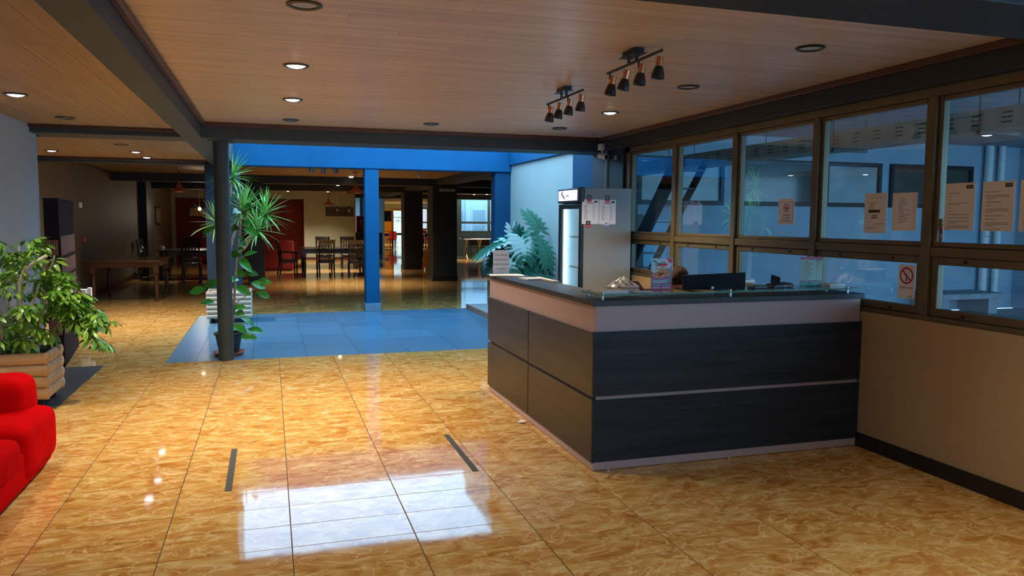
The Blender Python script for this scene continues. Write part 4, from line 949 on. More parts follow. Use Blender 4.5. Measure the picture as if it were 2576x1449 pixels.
def slope_bar(name, x0, x1, off, half, m):
    p0 = Vector((x0, 7.98, 2.26)) + a * off; p1 = p0 + d * 3.1; h = a * half; w = Vector((x1 - x0, 0, 0))
    return MB(o).add([p0 - h, p1 - h, p1 + h, p0 + h, p0 - h + w, p1 - h + w, p1 + h + w, p0 + h + w], [(0, 1, 2, 3), (7, 6, 5, 4), (0, 4, 5, 1), (1, 5, 6, 2), (2, 6, 7, 3), (3, 7, 4, 0)]).build(name, m, t)
M_SHEEN = mat('painted_steel_sheen', (.10, .16, .22), .3, metal=.7)  # bluish sheen put into the plate's own colour
slope_bar('stringer', 4.50, 4.53, -.05, .045, M_BLACKM); slope_bar('stringer', 4.50, 4.53, .10, .045, M_BLACKM)
slope_bar('sheen_plate', 4.512, 4.52, .025, .035, M_SHEEN); slope_bar('stringer', 4.86, 4.89, .02, .05, M_BLACKM)
for i in range(11):
    p = Vector((4.53, 8.05, 2.19)) + d * (.28 * i); MB(o).box(4.53, 4.86, p.y - .06, p.y + .06, p.z - .008, p.z + .008).build('tread', M_BLACKM, t)
o = (12.6, 10.9, 0)
t = thing('drain_pipe', 'pair of pale vertical pipes on the yard wall behind the letters', 'pipe', o)
MB(o).tube([(12.55, 10.90, 0), (12.55, 10.90, 3.0)], .07, 12).build('pipe', M_WHITE, t); MB(o).tube([(12.85, 10.90, 0), (12.85, 10.90, 3.0)], .06, 12).build('pipe', M_WHITE, t)
o = (11.7, 10.6, 0)
t = thing('yard_bench', 'low concrete bench slab against the yard wall', 'bench', o)
MB(o).box(10.9, 12.4, 10.3, 10.99, .27, .37).build('slab', M_CONC, t, bevel=.01); MB(o).box(11.0, 11.2, 10.35, 10.99, 0, .27).build('leg', M_CONC, t); MB(o).box(12.1, 12.3, 10.35, 10.99, 0, .27).build('leg', M_CONC, t)
o = (4.78, 8.75, 2.55)
t = thing('tube_light', 'unlit white tube light under the yard ceiling near the stair', 'lamp', (6.0, 9.6, 2.9))
MB((6.0, 9.6, 2.9)).box(5.4, 6.6, 9.57, 9.63, 2.93, 3.0).build('housing', M_WHITE, t); MB((6.0, 9.6, 2.9)).tube([(5.42, 9.6, 2.91), (6.58, 9.6, 2.91)], .016, 10).build('tube', M_WHITE, t)

# ------------------------------------------------------------------ floor items
for x0, x1, y0, y1, sh, lb in ((-.285, -.245, 4.69, 5.56, .0, 'left'), (1.205, 1.245, 4.63, 5.50, .0, 'right')):
    o = (x0, y0, .0005); B = MB(o).box(x0, x1, y0, y1, .0004, .0016).build('antislip_strip', M_STRIPK); B.location = o
    tag(B, 'dark anti-slip tape strip on the tiles, %s of the two' % lb, 'tape strip', 'anti-slip strips on the floor')
o = (-2.0, 8.3, .001)
B = MB(o).box(-2.275, -1.742, 7.19, 9.14, .0004, .007).build('floor_mat', M_MAT, bevel=.002); B.location = o
tag(B, 'dark grey floor mat along the left wall under the log planter', 'mat')
bm_ = bmesh.new(); bmesh.ops.create_icosphere(bm_, subdivisions=3, radius=1)
for v in bm_.verts:
    p = v.co.copy(); s_ = .75 + .35 * math.sin(p.x * 7 + p.y * 3) * math.cos(p.y * 6 - p.z * 5); v.co = Vector((p.x * .035 * s_, p.y * .028 * s_, (p.z + .8) * .014 * s_ if p.z > -.8 else 0))
me = bpy.data.meshes.new('paper_scrap'); bm_.to_mesh(me); bm_.free(); me.materials.append(M_PAPERW)
B = bpy.data.objects.new('paper_scrap', me); COL.objects.link(B); B.location = (1.87, 5.66, .0005); tag(B, 'crumpled white paper scrap on the floor beside the counter', 'litter')
o = (3.8, 11.8, 0)
t = thing('timber_platform', 'low grey platform edged with timber behind the counter', 'platform', o)
MB(o).box(3.375, 4.04, 10.2, 13.38, .0, .085).build('deck', mat('platform_grey', (.30, .33, .35), .5), t)
MB(o).box(3.35, 3.3745, 10.18, 13.385, 0, .09).box(3.375, 4.04, 10.18, 10.2, 0, .09).build('timber_edge', mat('pale_red_timber', (.42, .20, .13), .5, var=.2, scale=9), t, bevel=.002)

# ------------------------------------------------------------------ red sofa
o = (-1.85, 4.6, 0)
sf = thing('sofa', 'bright red velvet sofa at the left edge of the photo', 'sofa', o)
def soft(name, x0, x1, y0, y1, z0, z1, r_, m=M_SOFA, parent=sf, dz=0):
    B = MB(o); n = 8; V = []; Fc = []
    bmq = bmesh.new(); bmesh.ops.create_cube(bmq, size=1)
    bmesh.ops.subdivide_edges(bmq, edges=bmq.edges, cuts=9, use_grid_fill=True)
    sx, sy, sz = (x1 - x0) / 2, (y1 - y0) / 2, (z1 - z0) / 2; c = Vector(((x0 + x1) / 2, (y0 + y1) / 2, (z0 + z1) / 2))
    for v in bmq.verts:
        p = Vector((v.co.x * 2 * sx, v.co.y * 2 * sy, v.co.z * 2 * sz)); k = Vector((max(-sx + r_, min(sx - r_, p.x)), max(-sy + r_, min(sy - r_, p.y)), max(-sz + r_, min(sz - r_, p.z))))
        d_ = p - k
        if d_.length > 1e-6: p = k + d_.normalized() * r_
        if p.z > 0: p.z += dz * (1 - (p.x / sx) ** 2) * (1 - (p.y / sy) ** 2)
        p += Vector((math.sin(p.y * 23 + p.z * 9), math.sin(p.x * 19 + p.z * 13), math.sin(p.x * 15 + p.y * 21))) * .0035
        v.co = p + c - Vector(o)
    me_ = bpy.data.meshes.new(name); bmq.to_mesh(me_); bmq.free(); me_.materials.append(m); me_.shade_smooth()
    ob = bpy.data.objects.new(name, me_); COL.objects.link(ob); ob.parent = parent; s_ = ob.modifiers.new('s', 'SUBSURF'); s_.levels = 1; s_.render_levels = 1
    return ob
soft('base', -2.24, -1.375, 3.3, 5.64, .03, .26, .03)
soft('arm', -2.24, -1.355, 4.92, 5.66, .035, .40, .09)
soft('seat_cushion', -2.10, -1.352, 4.02, 4.91, .16, .375, .08, dz=.02)
soft('seat_cushion', -2.10, -1.352, 3.32, 4.01, .16, .375, .08, dz=.02)
soft('bolster', -2.25, -1.475, 5.34, 5.74, .22, .60, .10)
soft('backrest', -2.26, -2.06, 3.3, 4.95, .2, .72, .08)
for x, y in ((-1.45, 5.55), (-2.2, 5.55), (-1.45, 3.4), (-2.2, 3.4)): MB(o).box(x - .03, x + .03, y - .03, y + .03, 0, .035).build('foot', M_BLACK, sf)

# ------------------------------------------------------------------ leaves
def leaf_mesh(name, Lg, W, m, segs=4, droop=.3, fold=.15, prof=None, wavy=0):
    prof = prof or [0.02] + [math.sin(math.pi * min(1, (i / segs) ** .8)) for i in range(1, segs)] + [0.02]
    vs = []; fs = []
    ang = 0; p = Vector((0, 0, 0))
    for i in range(segs + 1):
        w = W / 2 * prof[i]; up = Vector((0, -math.sin(-ang), math.cos(ang))); z = fold * w
        vs += [p + Vector((-w, 0, z)), p.copy(), p + Vector((w, 0, z + wavy * w * (-1) ** i))]
        p = p + Vector((0, math.cos(ang), -math.sin(ang))) * (Lg / segs); ang += droop / segs
    for i in range(segs):
        a = i * 3; fs += [(a, a + 1, a + 4, a + 3), (a + 1, a + 2, a + 5, a + 4)]
    me_ = bpy.data.meshes.new(name); me_.from_pydata(vs, [], fs); me_.materials.append(m); me_.shade_smooth(); return me_
def aim(az, el, roll=0):
    return Euler((el, roll, az))
# log planter of stacked half-round logs
def log_planter(name, label, x0, x1, y0, y1, z0, z1, m, rows, castor=True):
    o_ = ((x0 + x1) / 2, (y0 + y1) / 2, 0); t_ = thing(name, label, 'planter', o_); h = (z1 - z0) / rows; cx, cy = o_[0], o_[1]
    MB(o_).box(x0 + .02, x1 - .02, y0 + .02, y1 - .02, z0 + .01, z1 - .06).build('box', M_DWOOD, t_)
    for k in range(rows):
        zc = z0 + h * (k + .5)
        for s_ in (0, 1):
            for ax in 'xy':
                B = MB(o_); n = 7; pts = []
                prof = [(math.cos(a) * .028, math.sin(a) * h * .49) for a in [(-90 + 180 * i / n) * math.pi / 180 for i in range(n + 1)]]
                if ax == 'x':
                    yy = (y0 + .02, y1 - .02)[s_]; sg_ = (-1, 1)[s_]; B.poly([(x0, yy + sg_ * a, zc + b) for a, b in prof], (x1 - x0, 0, 0))
                else:
                    xx = (x0 + .02, x1 - .02)[s_]; sg_ = (-1, 1)[s_]; B.poly([(xx + sg_ * a, y0, zc + b) for a, b in prof], (0, y1 - y0, 0))
                B.build('log', m, t_)
    MB(o_).box(x0 + .04, x1 - .04, y0 + .04, y1 - .04, z1 - .061, z1 - .04).build('soil', M_SOIL, t_)
    for x in (x0 + .07, x1 - .07):
        for y in (y0 + .07, y1 - .07):
            MB(o_).lathe([(.001, -.012), (.03, -.012), (.03, .012), (.001, .012)], m=Matrix.Translation((x, y, .03)) @ Matrix.Rotation(R(90), 4, 'Y'), n=14).box(x - .02, x + .02, y - .02, y + .02, .04, z0 + .012).build('castor', M_BLACK, t_)
    return t_
log_planter('log_planter', 'brown log planter on castors beside the red sofa', -2.268, -1.80, 7.22, 7.74, .07, .47, M_LOG, 4)
log_planter('log_planter', 'cream and tan log planter behind the round pillar', -.94, -.295, 12.45, 12.99, .07, .49, M_LOGW, 6)

# schefflera in the left planter
o = (-2.05, 7.47, .43)
sch = thing('umbrella_plant', 'bushy umbrella plant with glossy leaf fans in the brown log planter', 'plant', o)
def fan(nl, L_, W_, seed):
    q = random.Random(seed); vs = []; fs = []
    for k in range(nl):
        az = -2.3 + 4.6 * k / (nl - 1) + q.uniform(-.1, .1) if nl > 1 else 0; el = -.35 + q.uniform(-.15, .1); l = L_ * q.uniform(.8, 1.1); M = Matrix.Rotation(az, 3, 'Z') @ Matrix.Rotation(el, 3, 'X'); n = len(vs)
        prof = (.0, .25, .85, 1., .75, .02)
        for i in range(6):
            u = i / 5; w = W_ / 2 * prof[i]; zz = -.28 * l * u * u
            for sx in (-1, 0, 1): vs.append(M @ Vector((sx * w, l * (.16 + u * .9), zz + abs(sx) * .12 * w)))
        for i in range(5):
            a = n + i * 3; fs += [(a, a + 1, a + 4, a + 3), (a + 1, a + 2, a + 5, a + 4)]
        vs += [M @ Vector((-.0015, 0, 0)), M @ Vector((.0015, 0, 0)), M @ Vector((0, l * .2, 0))]; fs.append((len(vs) - 3, len(vs) - 2, len(vs) - 1))
    me_ = bpy.data.meshes.new('leaf_fan'); me_.from_pydata(vs, [], fs); me_.materials.append(M_SCH); me_.shade_smooth(); return me_
fans = [fan(7, .115, .036, i) for i in range(4)]
q = random.Random(11); O = Vector(o)
stems = []
for i in range(9):
    a = q.uniform(0, 6.28); r_ = q.uniform(.05, .16); b0 = O + Vector((r_ * math.cos(a), r_ * math.sin(a), 0)); h = q.uniform(.55, .92)
    b1 = b0 + Vector((math.cos(a) * q.uniform(.03, .12), math.sin(a) * q.uniform(.02, .1), h * .55)); b2 = b1 + Vector((math.cos(a) * q.uniform(.06, .2), math.sin(a) * q.uniform(.05, .15), h * .45))
    stems.append((b0, b1, b2)); MB(o).tube([b0, b1, b2], [.014, .011, .007], 6).build('stem', M_BARKW, sch)
B = MB(o); B.tube([(-2.0, 7.38, .44), (-2.02, 7.34, .8), (-2.0, 7.3, 1.05), (-1.93, 7.28, 1.18), (-1.78, 7.27, 1.28)], [.022, .02, .018, .02, .014], 8); B.build('stem', M_BARKW, sch)
cnt = 0
while cnt < 235:
    u = q.uniform(-1, 1); v = q.uniform(-1, 1); w = q.uniform(-1, 1)
    r2 = u * u + v * v + w * w
    if r2 > 1 or r2 < .18: continue
    # crown shape: dome, spilling forward and to the right at mid height
    x = -2.03 + u * .42; y = 7.45 + v * .42; z = .92 + w * .52
    if q.random() < .35:
        t_ = q.random(); x = -1.75 + .36 * t_ + u * .10; z = 1.0 - .36 * t_ + w * .16; y = 7.35 + v * .2
    if x < -2.16: continue
    if z < .50 and not (-2.2 < x < -1.6 and y < 7.3): continue
    d_ = Vector((x + 2.03, y - 7.45, z - .75)); az = math.atan2(-d_.x, d_.y); el = math.atan2(d_.z, math.hypot(d_.x, d_.y)) * .55 - .15
    inst('leaf_fan', fans[cnt % 4], sch, Vector((x, y, z)) - O, aim(az + q.uniform(-.5, .5), el + q.uniform(-.4, .3), q.uniform(-.4, .4)), q.uniform(.75, 1.25)); cnt += 1

# yucca in the cream planter
o = (-.62, 12.72, .44); O = Vector(o)
yuc = thing('yucca', 'tall yucca with spiky leaf heads rising from the planter behind the pillar', 'plant', o)
ym = [leaf_mesh('leaf', .46, .033, M_YUC, 5, dr_, .5, (.7, 1, .95, .75, .45, .03)) for dr_ in (.06, .25, .5)]
heads = [(-.52, 12.4, 2.245, 62), (-.365, 12.35, 1.735, 62), (-.055, 12.4, 1.685, 62), (-.18, 12.25, 1.455, 44), (-.77, 12.5, 1.55, 34)]
q = random.Random(4)
for hx_, hy_, hz_, n in heads:
    for i in range(n):
        u = i / (n - 1); el = R(84 - 124 * u ** .95) + q.uniform(-.12, .12); az = i * 2.39996 + q.uniform(-.2, .2)
        tip_ = Vector((hx_, hy_, hz_)) + Matrix.Rotation(az, 3, 'Z') @ Matrix.Rotation(el, 3, 'X') @ Vector((0, .47, 0))
        if tip_.x < -.50 and tip_.z > 2.40: continue
        inst('leaf', ym[0 if u < .35 else 1 if u < .75 else 2], yuc, Vector((hx_, hy_, hz_ + .03 * (1 - u) - .07 * u)) - O, aim(az, el), q.uniform(.8, 1.08) * (.82 + .18 * math.sin(math.pi * u)))
top = Vector((-.62, 12.68, 1.0))
MB(o).tube([(-.62, 12.72, .43), (-.64, 12.72, .75), top], [.045, .038, .034], 8).build('trunk', M_BARK, yuc)
for hx_, hy_, hz_, n in heads:
    H_ = Vector((hx_, hy_, hz_)); mid = top.lerp(H_, .5) + Vector((-.05 if hx_ < -.3 else .03, .02, -.08)); MB(o).tube([top - Vector((0, 0, .02)), mid, H_], [.028, .022, .018], 7).build('branch', M_BARK, yuc)

# rubber plant in the black pot at the pillar
o = (-.485, 9.52, 0); O = Vector(o)
pot = thing('plant_pot', 'black plastic pot on a terracotta saucer behind the round pillar', 'pot', o)
MB(o).lathe([(.001, .02), (.105, .02), (.112, .03), (.150, .24), (.166, .245), (.168, .268), (.160, .272), (.148, .262), (.140, .22), (.001, .215)], o, 32).build('body', M_POT, pot)
MB(o).lathe([(.001, 0), (.150, 0), (.182, .042), (.176, .045), (.146, .012), (.001, .012)], o, 32).build('saucer', M_TERRA, pot)
MB(o).lathe([(.001, .228), (.141, .224)], o, 24).build('soil', M_SOIL, pot)
o2 = (-.485, 9.52, .22); O = Vector(o2)
rub = thing('rubber_plant', 'leafy rubber plant in the black pot behind the round pillar', 'plant', o2)
M_RST = M_BARK
MB(o2).tube([(-.46, 9.52, .215), (-.42, 9.50, .5), (-.40, 9.5, .85), (-.375, 9.5, 1.15), (-.33, 9.52, 1.5), (-.33, 9.55, 1.85)], [.016, .015, .014, .012, .009, .005], 8).build('stem', M_RST, rub)
br = [[(-.41, 9.5, .6), (-.25, 9.48, .72), (-.1, 9.47, .86)], [(-.41, 9.5, .62), (-.6, 9.46, .74), (-.75, 9.45, .76)], [(-.44, 9.5, .3), (-.36, 9.47, .38), (-.26, 9.46, .36)], [(-.375, 9.5, 1.1), (-.27, 9.47, 1.18), (-.2, 9.46, 1.22)], [(-.34, 9.52, 1.45), (-.42, 9.5, 1.52), (-.62, 9.49, 1.47)], [(-.33, 9.52, 1.5), (-.26, 9.5, 1.6), (-.23, 9.5, 1.72)]]
for b in br: MB(o2).tube(b, [.006, .005, .003], 6).build('twig', M_RST, rub)
rm = [leaf_mesh('leaf', .195, .10, M_RUB, 6, dr_, .28, (.04, .55, .95, 1., .88, .5, .03)) for dr_ in (.3, .7, 1.1)]
lv = [(-0.37, 1.85), (-0.24, 1.75), (-0.36, 1.7), (-0.31, 1.62), (-0.39, 1.5), (-0.23, 1.46), (-0.23, 1.2), (-0.34, 1.25), (-0.32, 1.4), (-0.65, 1.46), (-0.32, 1.09), (-0.22, 0.96), (-0.35, 0.76), (-0.07, 0.86), (-0.1, 0.7), (-0.79, 0.75), (-0.71, 0.65), (-0.67, 0.83), (-0.2, 0.29), (-0.27, 0.23), (-0.38, 0.33), (-0.36, 0.5), (-0.28, 0.41), (-0.34, 0.59), (-0.4, 1.18), (-0.29, 1.04), (-0.64, 0.84), (-0.15, 0.8), (-0.39, 0.95), (-.30, 1.33), (-.25, 1.55), (-.42, .9)]
def stem_x(z): return -.46 + .13 * max(0, min(1, (z - .2) / 1.6))
q = random.Random(9)
for i, (x, z) in enumerate(lv):
    dx = x - stem_x(z); y = 9.46 + q.uniform(-.06, .06)
    az = math.atan2(-dx if abs(dx) > .04 else q.uniform(-.1, .1), -.10 + q.uniform(-.08, .1)); el = q.uniform(-.75, .25) if z < 1.2 else q.uniform(-.5, .6)
    dv = Matrix.Rotation(az, 3, 'Z') @ Matrix.Rotation(el, 3, 'X') @ Vector((0, .09, 0))
    inst('leaf', rm[i % 3], rub, Vector((x, y, z)) - dv - O, aim(az, el, (-1 if az > 0 else 1) * q.uniform(.55, 1.15)), q.uniform(.85, 1.12))

# monstera behind the counter
o = (3.70, 11.42, .0852)
mp_ = thing('floor_pot', 'dark round pot of the monstera hidden behind the counter', 'pot', o)
MB(o).lathe([(.001, 0), (.15, 0), (.2, .28), (.215, .30), (.205, .31), (.185, .27), (.001, .262)], (o[0], o[1], .0852), 28).build('body', M_POT, mp_)
o = (3.70, 11.42, .36); O = Vector(o)
mon_p = thing('monstera', 'large monstera with split shiny leaves behind the far end of the counter', 'plant', o)
def monstera_mesh(seed):
    """heart-shaped blade with deep side splits: an inner blade plus curved fingers that grow out of it"""
    q_ = random.Random(seed); Lm = .44; vs = []; fs = []
    zf = lambda x, y: -.10 * (y / Lm) ** 2 - .55 * x * x + .06 * abs(x)
    def V(x, y): return Vector((x, y, zf(x, y)))
    for s_ in (-1, 1):
        n = len(vs); K = 14
        for i in range(K + 1):                                   # inner blade strip
            u = i / K; y = -.06 + (Lm + .06) * u * .97
            w = .172 * math.sin(math.pi * min(1, (u + .16) / 1.16)) ** .7
            vs += [V(0, max(0, y) if u < .2 else y), V(s_ * w * .55, y), V(s_ * w, y - .012)]
        for i in range(K):
            a_ = n + i * 3; fs += [(a_, a_ + 1, a_ + 4, a_ + 3), (a_ + 1, a_ + 2, a_ + 5, a_ + 4)]
        for k in range(7):                                       # fingers
            yk = -.055 + k * .066; ak = R((122, 104, 90, 76, 62, 46, 26)[k]); lk = (.17, .20, .215, .21, .19, .165, .13)[k] * q_.uniform(.93, 1.05); n = len(vs)
            for j in range(6):
                u = j / 5; an = ak - .30 * u; wx = (.034, .037, .037, .034, .026, .008)[j]
                cx_ = s_ * (.045 + math.sin(ak - .15 * u) * lk * u); cy_ = yk + .03 + math.cos(ak - .15 * u) * lk * u
                px_, py_ = -math.cos(an), math.sin(an)
                vs += [V(cx_ - s_ * px_ * wx, cy_ - py_ * wx), V(cx_, cy_) + Vector((0, 0, .006)), V(cx_ + s_ * px_ * wx, cy_ + py_ * wx)]
            for j in range(5):
                a_ = n + j * 3; fs += [(a_, a_ + 1, a_ + 4, a_ + 3), (a_ + 1, a_ + 2, a_ + 5, a_ + 4)]
    me_ = bpy.data.meshes.new('leaf'); me_.from_pydata(vs, [], fs); me_.materials.append(M_MON); me_.shade_smooth(); return me_
mm = [monstera_mesh(i) for i in range(3)]
# leaf bases: x, y, z, azimuth, tilt; hanging leaves point at the counter and down, the top one stands up
ml_ = [(3.72, 11.35, 1.20, .15, 1.25), (3.44, 11.25, 1.30, 2.35, -.55), (3.24, 11.15, 1.14, 2.15, -.85), (3.62, 11.05, 1.34, 3.0, -.80), (3.84, 11.1, 1.38, 3.5, -.85), (3.96, 11.2, 1.46, .45, 1.0),
       (3.70, 10.95, 1.14, 3.2, -1.0), (3.95, 11.0, 1.22, 3.55, -.95), (3.90, 10.95, 1.04, 3.4, -1.05), (3.42, 11.0, 1.10, 2.6, -.95), (3.60, 10.9, .96, 3.0, -1.05), (3.80, 10.9, .92, 3.3, -.9), (3.30, 11.1, 1.26, 1.75, -.35)]
q = random.Random(2)
for i, (x, y, z, az, el) in enumerate(ml_):
    base = Vector((x, y, z))
    MB(o).tube([O + Vector((q.uniform(-.06, .06), q.uniform(-.06, .06), -.02)), O.lerp(base, .55) + Vector((0, .05, .12)), base], [.012, .009, .006], 6).build('stalk', M_MON, mon_p)
    inst('leaf', mm[i % 3], mon_p, base - O, aim(az, el, q.uniform(-.2, .2)), q.uniform(.88, 1.04))

# ------------------------------------------------------------------ left background
o = (-2.27, 9.95, 0)
bk = thing('printed_screen', 'tall dark box wrapped in printed bookshelf panels at the end of the left wall', 'display box', o)
mb_, t_, b_ = nt('bookshelf_print'); L_ = t_.links.new
tc = t_.nodes.new('ShaderNodeTexCoord'); mpn = t_.nodes.new('ShaderNodeMapping'); mpn.inputs['Rotation'].default_value = (R(90), 0, 0)
g_ = t_.nodes.new('ShaderNodeNewGeometry'); sx_ = t_.nodes.new('ShaderNodeSeparateXYZ'); L_(g_.outputs['Position'], sx_.inputs[0])
ad_ = t_.nodes.new('ShaderNodeMath'); L_(sx_.outputs[0], ad_.inputs[0]); L_(sx_.outputs[1], ad_.inputs[1])
cb = t_.nodes.new('ShaderNodeCombineXYZ'); L_(ad_.outputs[0], cb.inputs[0]); L_(sx_.outputs[2], cb.inputs[1])
bt = t_.nodes.new('ShaderNodeTexBrick'); bt.offset = .3; bt.inputs['Scale'].default_value = 1; bt.inputs['Brick Width'].default_value = .022; bt.inputs['Row Height'].default_value = .20; bt.inputs['Mortar Size'].default_value = .004
bt.inputs['Color1'].default_value = (.40, .15, .08, 1); bt.inputs['Color2'].default_value = (.20, .07, .045, 1); bt.inputs['Mortar'].default_value = (.015, .008, .015, 1); L_(cb.outputs[0], bt.inputs[0])
L_(bt.outputs[0], b_.inputs['Base Color']); b_.inputs['Roughness'].default_value = .6
M_BKD = mat('dark_purple_print', (.012, .008, .012), .8, spec=.15, var=.4, scale=6)
MB(o).poly([(-2.255, 9.17, 0), (-2.115, 9.17, 0), (-2.305, 10.7, 0), (-2.325, 10.7, 0)], (0, 0, 1.80)).build('panel', M_BKD, bk, bevel=.004)
for x0, x1, y in ((-2.25, -2.13, 9.168),):
    for z0, z1 in ((.35, .52), (.56, .73), (.77, .94), (.98, 1.15), (1.19, 1.36)): MB(o).box(x0, x1, y - .004, y, z0, z1).build('book_row', mb_, bk)
for z0, z1 in ((.35, .52), (.56, .73), (.77, .94), (.98, 1.15), (1.19, 1.40)): MB(o).poly([(-2.1187, 9.22, z0), (-2.114, 9.22, z0), (-2.296, 10.66, z0), (-2.301, 10.66, z0)], (0, 0, z1 - z0)).build('book_row', mb_, bk)
o = (-2.5, 12.0, 0)
t = thing('leaflet_rack', 'small white leaflet rack on a dark stand beyond the umbrella plant', 'rack', o)
MB(o).box(-2.56, -2.46, 11.95, 12.05, .36, .60).box(-2.45, -2.40, 11.97, 12.03, .42, .62).build('leaflets', M_WHITE, t, bevel=.004); MB(o).box(-2.6, -2.38, 11.92, 12.08, .34, .36).tube([(-2.5, 12, .02), (-2.5, 12, .34)], .02, 8).lathe([(.001, 0), (.13, 0), (.13, .015), (.02, .03)], (-2.5, 12, 0), 16).build('stand', M_BLACK, t)
for y, z, s_, m_, nm, lb in ((16.4, 1.83, .05, M_WHITE, 'wall_switch', 'small pale switch high on the taupe left wall'), (16.6, 1.18, .05, M_REDP, 'alarm_button', 'small red alarm button on the taupe left wall'), (13.4, .62, .06, M_BLACK, 'wall_socket', 'black wall socket low on the taupe left wall')):
    o = (-3.42, y, z); t = thing(nm, lb, 'switch', o); MB(o).box(-3.42, -3.40, y - s_ * 2, y + s_ * 2, z - s_, z + s_).build('plate', m_, t, bevel=.004); MB(o).box(-3.40, -3.395, y - s_, y + s_, z - s_ * .5, z + s_ * .5).build('button', M_OFF, t)
def turned_leg(B, x, y, h, r_=.045):
    return B.lathe([(.001, 0), (r_ * .55, 0), (r_ * .8, .03), (r_ * .55, .06), (r_ * .75, .12), (r_ * .95, h * .45), (r_ * .75, h * .62), (r_ * .95, h * .66), (r_ * .6, h * .68), (r_ * .95, h * .72)], (x, y, 0), 12).box(x - r_, x + r_, y - r_, y + r_, h * .72, h)
def table(name, label, x0, x1, y0, y1, h=.78, m=M_DWOOD, lm=None):
    o_ = ((x0 + x1) / 2, (y0 + y1) / 2, 0); t_ = thing(name, label, 'table', o_)
    MB(o_).box(x0 - .06, x1 + .06, y0 - .06, y1 + .06, h - .03, h).build('table_top', m, t_, bevel=.006)
    MB(o_).box(x0 + .09, x1 - .09, y0 + .012, y0 + .035, h - .13, h - .031).box(x0 + .09, x1 - .09, y1 - .035, y1 - .012, h - .13, h - .031).box(x0 + .012, x0 + .035, y0 + .09, y1 - .09, h - .13, h - .031).box(x1 - .035, x1 - .012, y0 + .09, y1 - .09, h - .13, h - .031).build('apron', m, t_)
    for x in (x0 + .045, x1 - .045):
        for y in (y0 + .045, y1 - .045): turned_leg(MB(o_), x, y, h - .031).build('leg', lm or m, t_)
    return t_
table('console_table', 'bare red-brown table with turned legs standing alone on the left', -3.24, -2.06, 16.1, 17.7, .785, M_RWOOD, M_RWOOD)
table('dining_table', 'long dark dining table on the left, in front of the red niche', -2.72, -1.0, 21.6, 23.2, .765, M_DWOOD)
table('dining_table', 'long dark dining table right of centre in front of the cream wall', .86, 2.62, 21.9, 23.5, .775, M_DWOOD)
# dining chair with carved lattice back; faces +Y (back toward the camera)
def dining_chair(label, loc, rz):
    t_ = thing('dining_chair', label, 'chair', loc, 'carved-back dining chairs', rz)
    MB().box(-.235, .235, -.22, .24, .44, .475).build('seat', M_DWOOD, t_, bevel=.012)
    MB().box(-.215, .215, -.20, .22, .38, .44).build('seat_rail', M_DWOOD, t_)
    for x in (-.20, .20):
        MB().tube([(x, .20, 0), (x, .20, .12), (x, .20, .40)], [.014, .02, .024], 8).build('leg', M_DWOOD, t_)
        MB().tube([(x, -.28, 0), (x, -.22, .25), (x, -.21, .45), (x, -.25, .75), (x * 1.03, -.31, 1.02)], [.018, .022, .022, .02, .018], 8).build('leg', M_DWOOD, t_)
    MB().add([(-.22, -.285, .92), (.22, -.285, .92), (.23, -.315, 1.03), (-.23, -.315, 1.03), (-.22, -.31, .92), (.22, -.31, .92), (.23, -.34, 1.03), (-.23, -.34, 1.03)], [(0, 1, 2, 3), (7, 6, 5, 4), (0, 4, 5, 1), (1, 5, 6, 2), (2, 6, 7, 3), (3, 7, 4, 0)]).build('top_rail', M_DWOOD, t_)
    MB().box(-.20, .20, -.235, -.215, .56, .60).build('lower_rail', M_DWOOD, t_)
    B = MB()
    yb = lambda z: -.225 - .07 * (z - .58) / .34
    for x in (-.13, -.065, 0, .065, .13): B.tube([(x, yb(.59), .59), (x * 1.05, yb(.70), .70)], .012, 5)
    for a in range(-2, 3):
        x = a * .075
        for s_ in (-1, 1): B.tube([(x, yb(.69), .69), (x + s_ * .06, yb(.77), .77), (x + s_ * .02, yb(.85), .85), (x + s_ * .085 if abs(x + s_ * .085) < .2 else s_ * .19, yb(.93), .93)], .011, 5)
    B.tube([(-.19, yb(.71), .71), (0, yb(.70), .70), (.19, yb(.71), .71)], .011, 5).build('lattice', M_DWOOD, t_)
    return t_
proto = dining_chair('carved-back dining chair on the near side of the right table, left of two', (1.47, 22.0, 0), R(4))
for x, y, rz, lb in ((2.27, 21.62, -3, 'carved-back dining chair on the near side of the right table, beside the blue column'),
                     (1.62, 25.2, 180, 'carved-back dining chair on the far side of the right table, left of two'), (2.40, 25.2, 180, 'carved-back dining chair on the far side of the right table, right of two'),
                     (-3.0, 22.2, -90, 'carved-back dining chair at the left end of the left table, nearer one'), (-3.05, 22.95, -90, 'carved-back dining chair at the left end of the left table, farther one'),
                     (-2.15, 24.1, 180, 'carved-back dining chair on the far side of the left table'), (-1.9, 21.0, 0, 'carved-back dining chair on the near side of the left table')):
    dup(proto, (x, y, 0), R(rz), lb)
t = dining_chair('dark armchair in profile at the left end of the right dining table', (.48, 22.35, 0), R(-82)); t.name = 'dining_armchair'
for x in (-.235, .235): MB().tube([(x, -.235, .68), (x, .0, .67), (x, .20, .655), (x, .25, .64)], .02, 8).tube([(x, .17, .45), (x, .17, .66)], .016, 8).build('arm', M_DWOOD, t)
o = (-2.35, 22.3, .766); t = thing('mug', 'small pale mug on the near corner of the left dining table', 'mug', (-2.68, 21.75, .766)); o = (-2.68, 21.75, .766)
MB(o).lathe([(.001, .0), (.05, .0), (.055, .11), (.05, .11), (.045, .01)], o, 16).build('body', M_WHITE, t); MB(o).tube([(-2.63, 21.75, .79), (-2.60, 21.75, .82), (-2.63, 21.75, .85)], .008, 6).build('handle', M_WHITE, t)
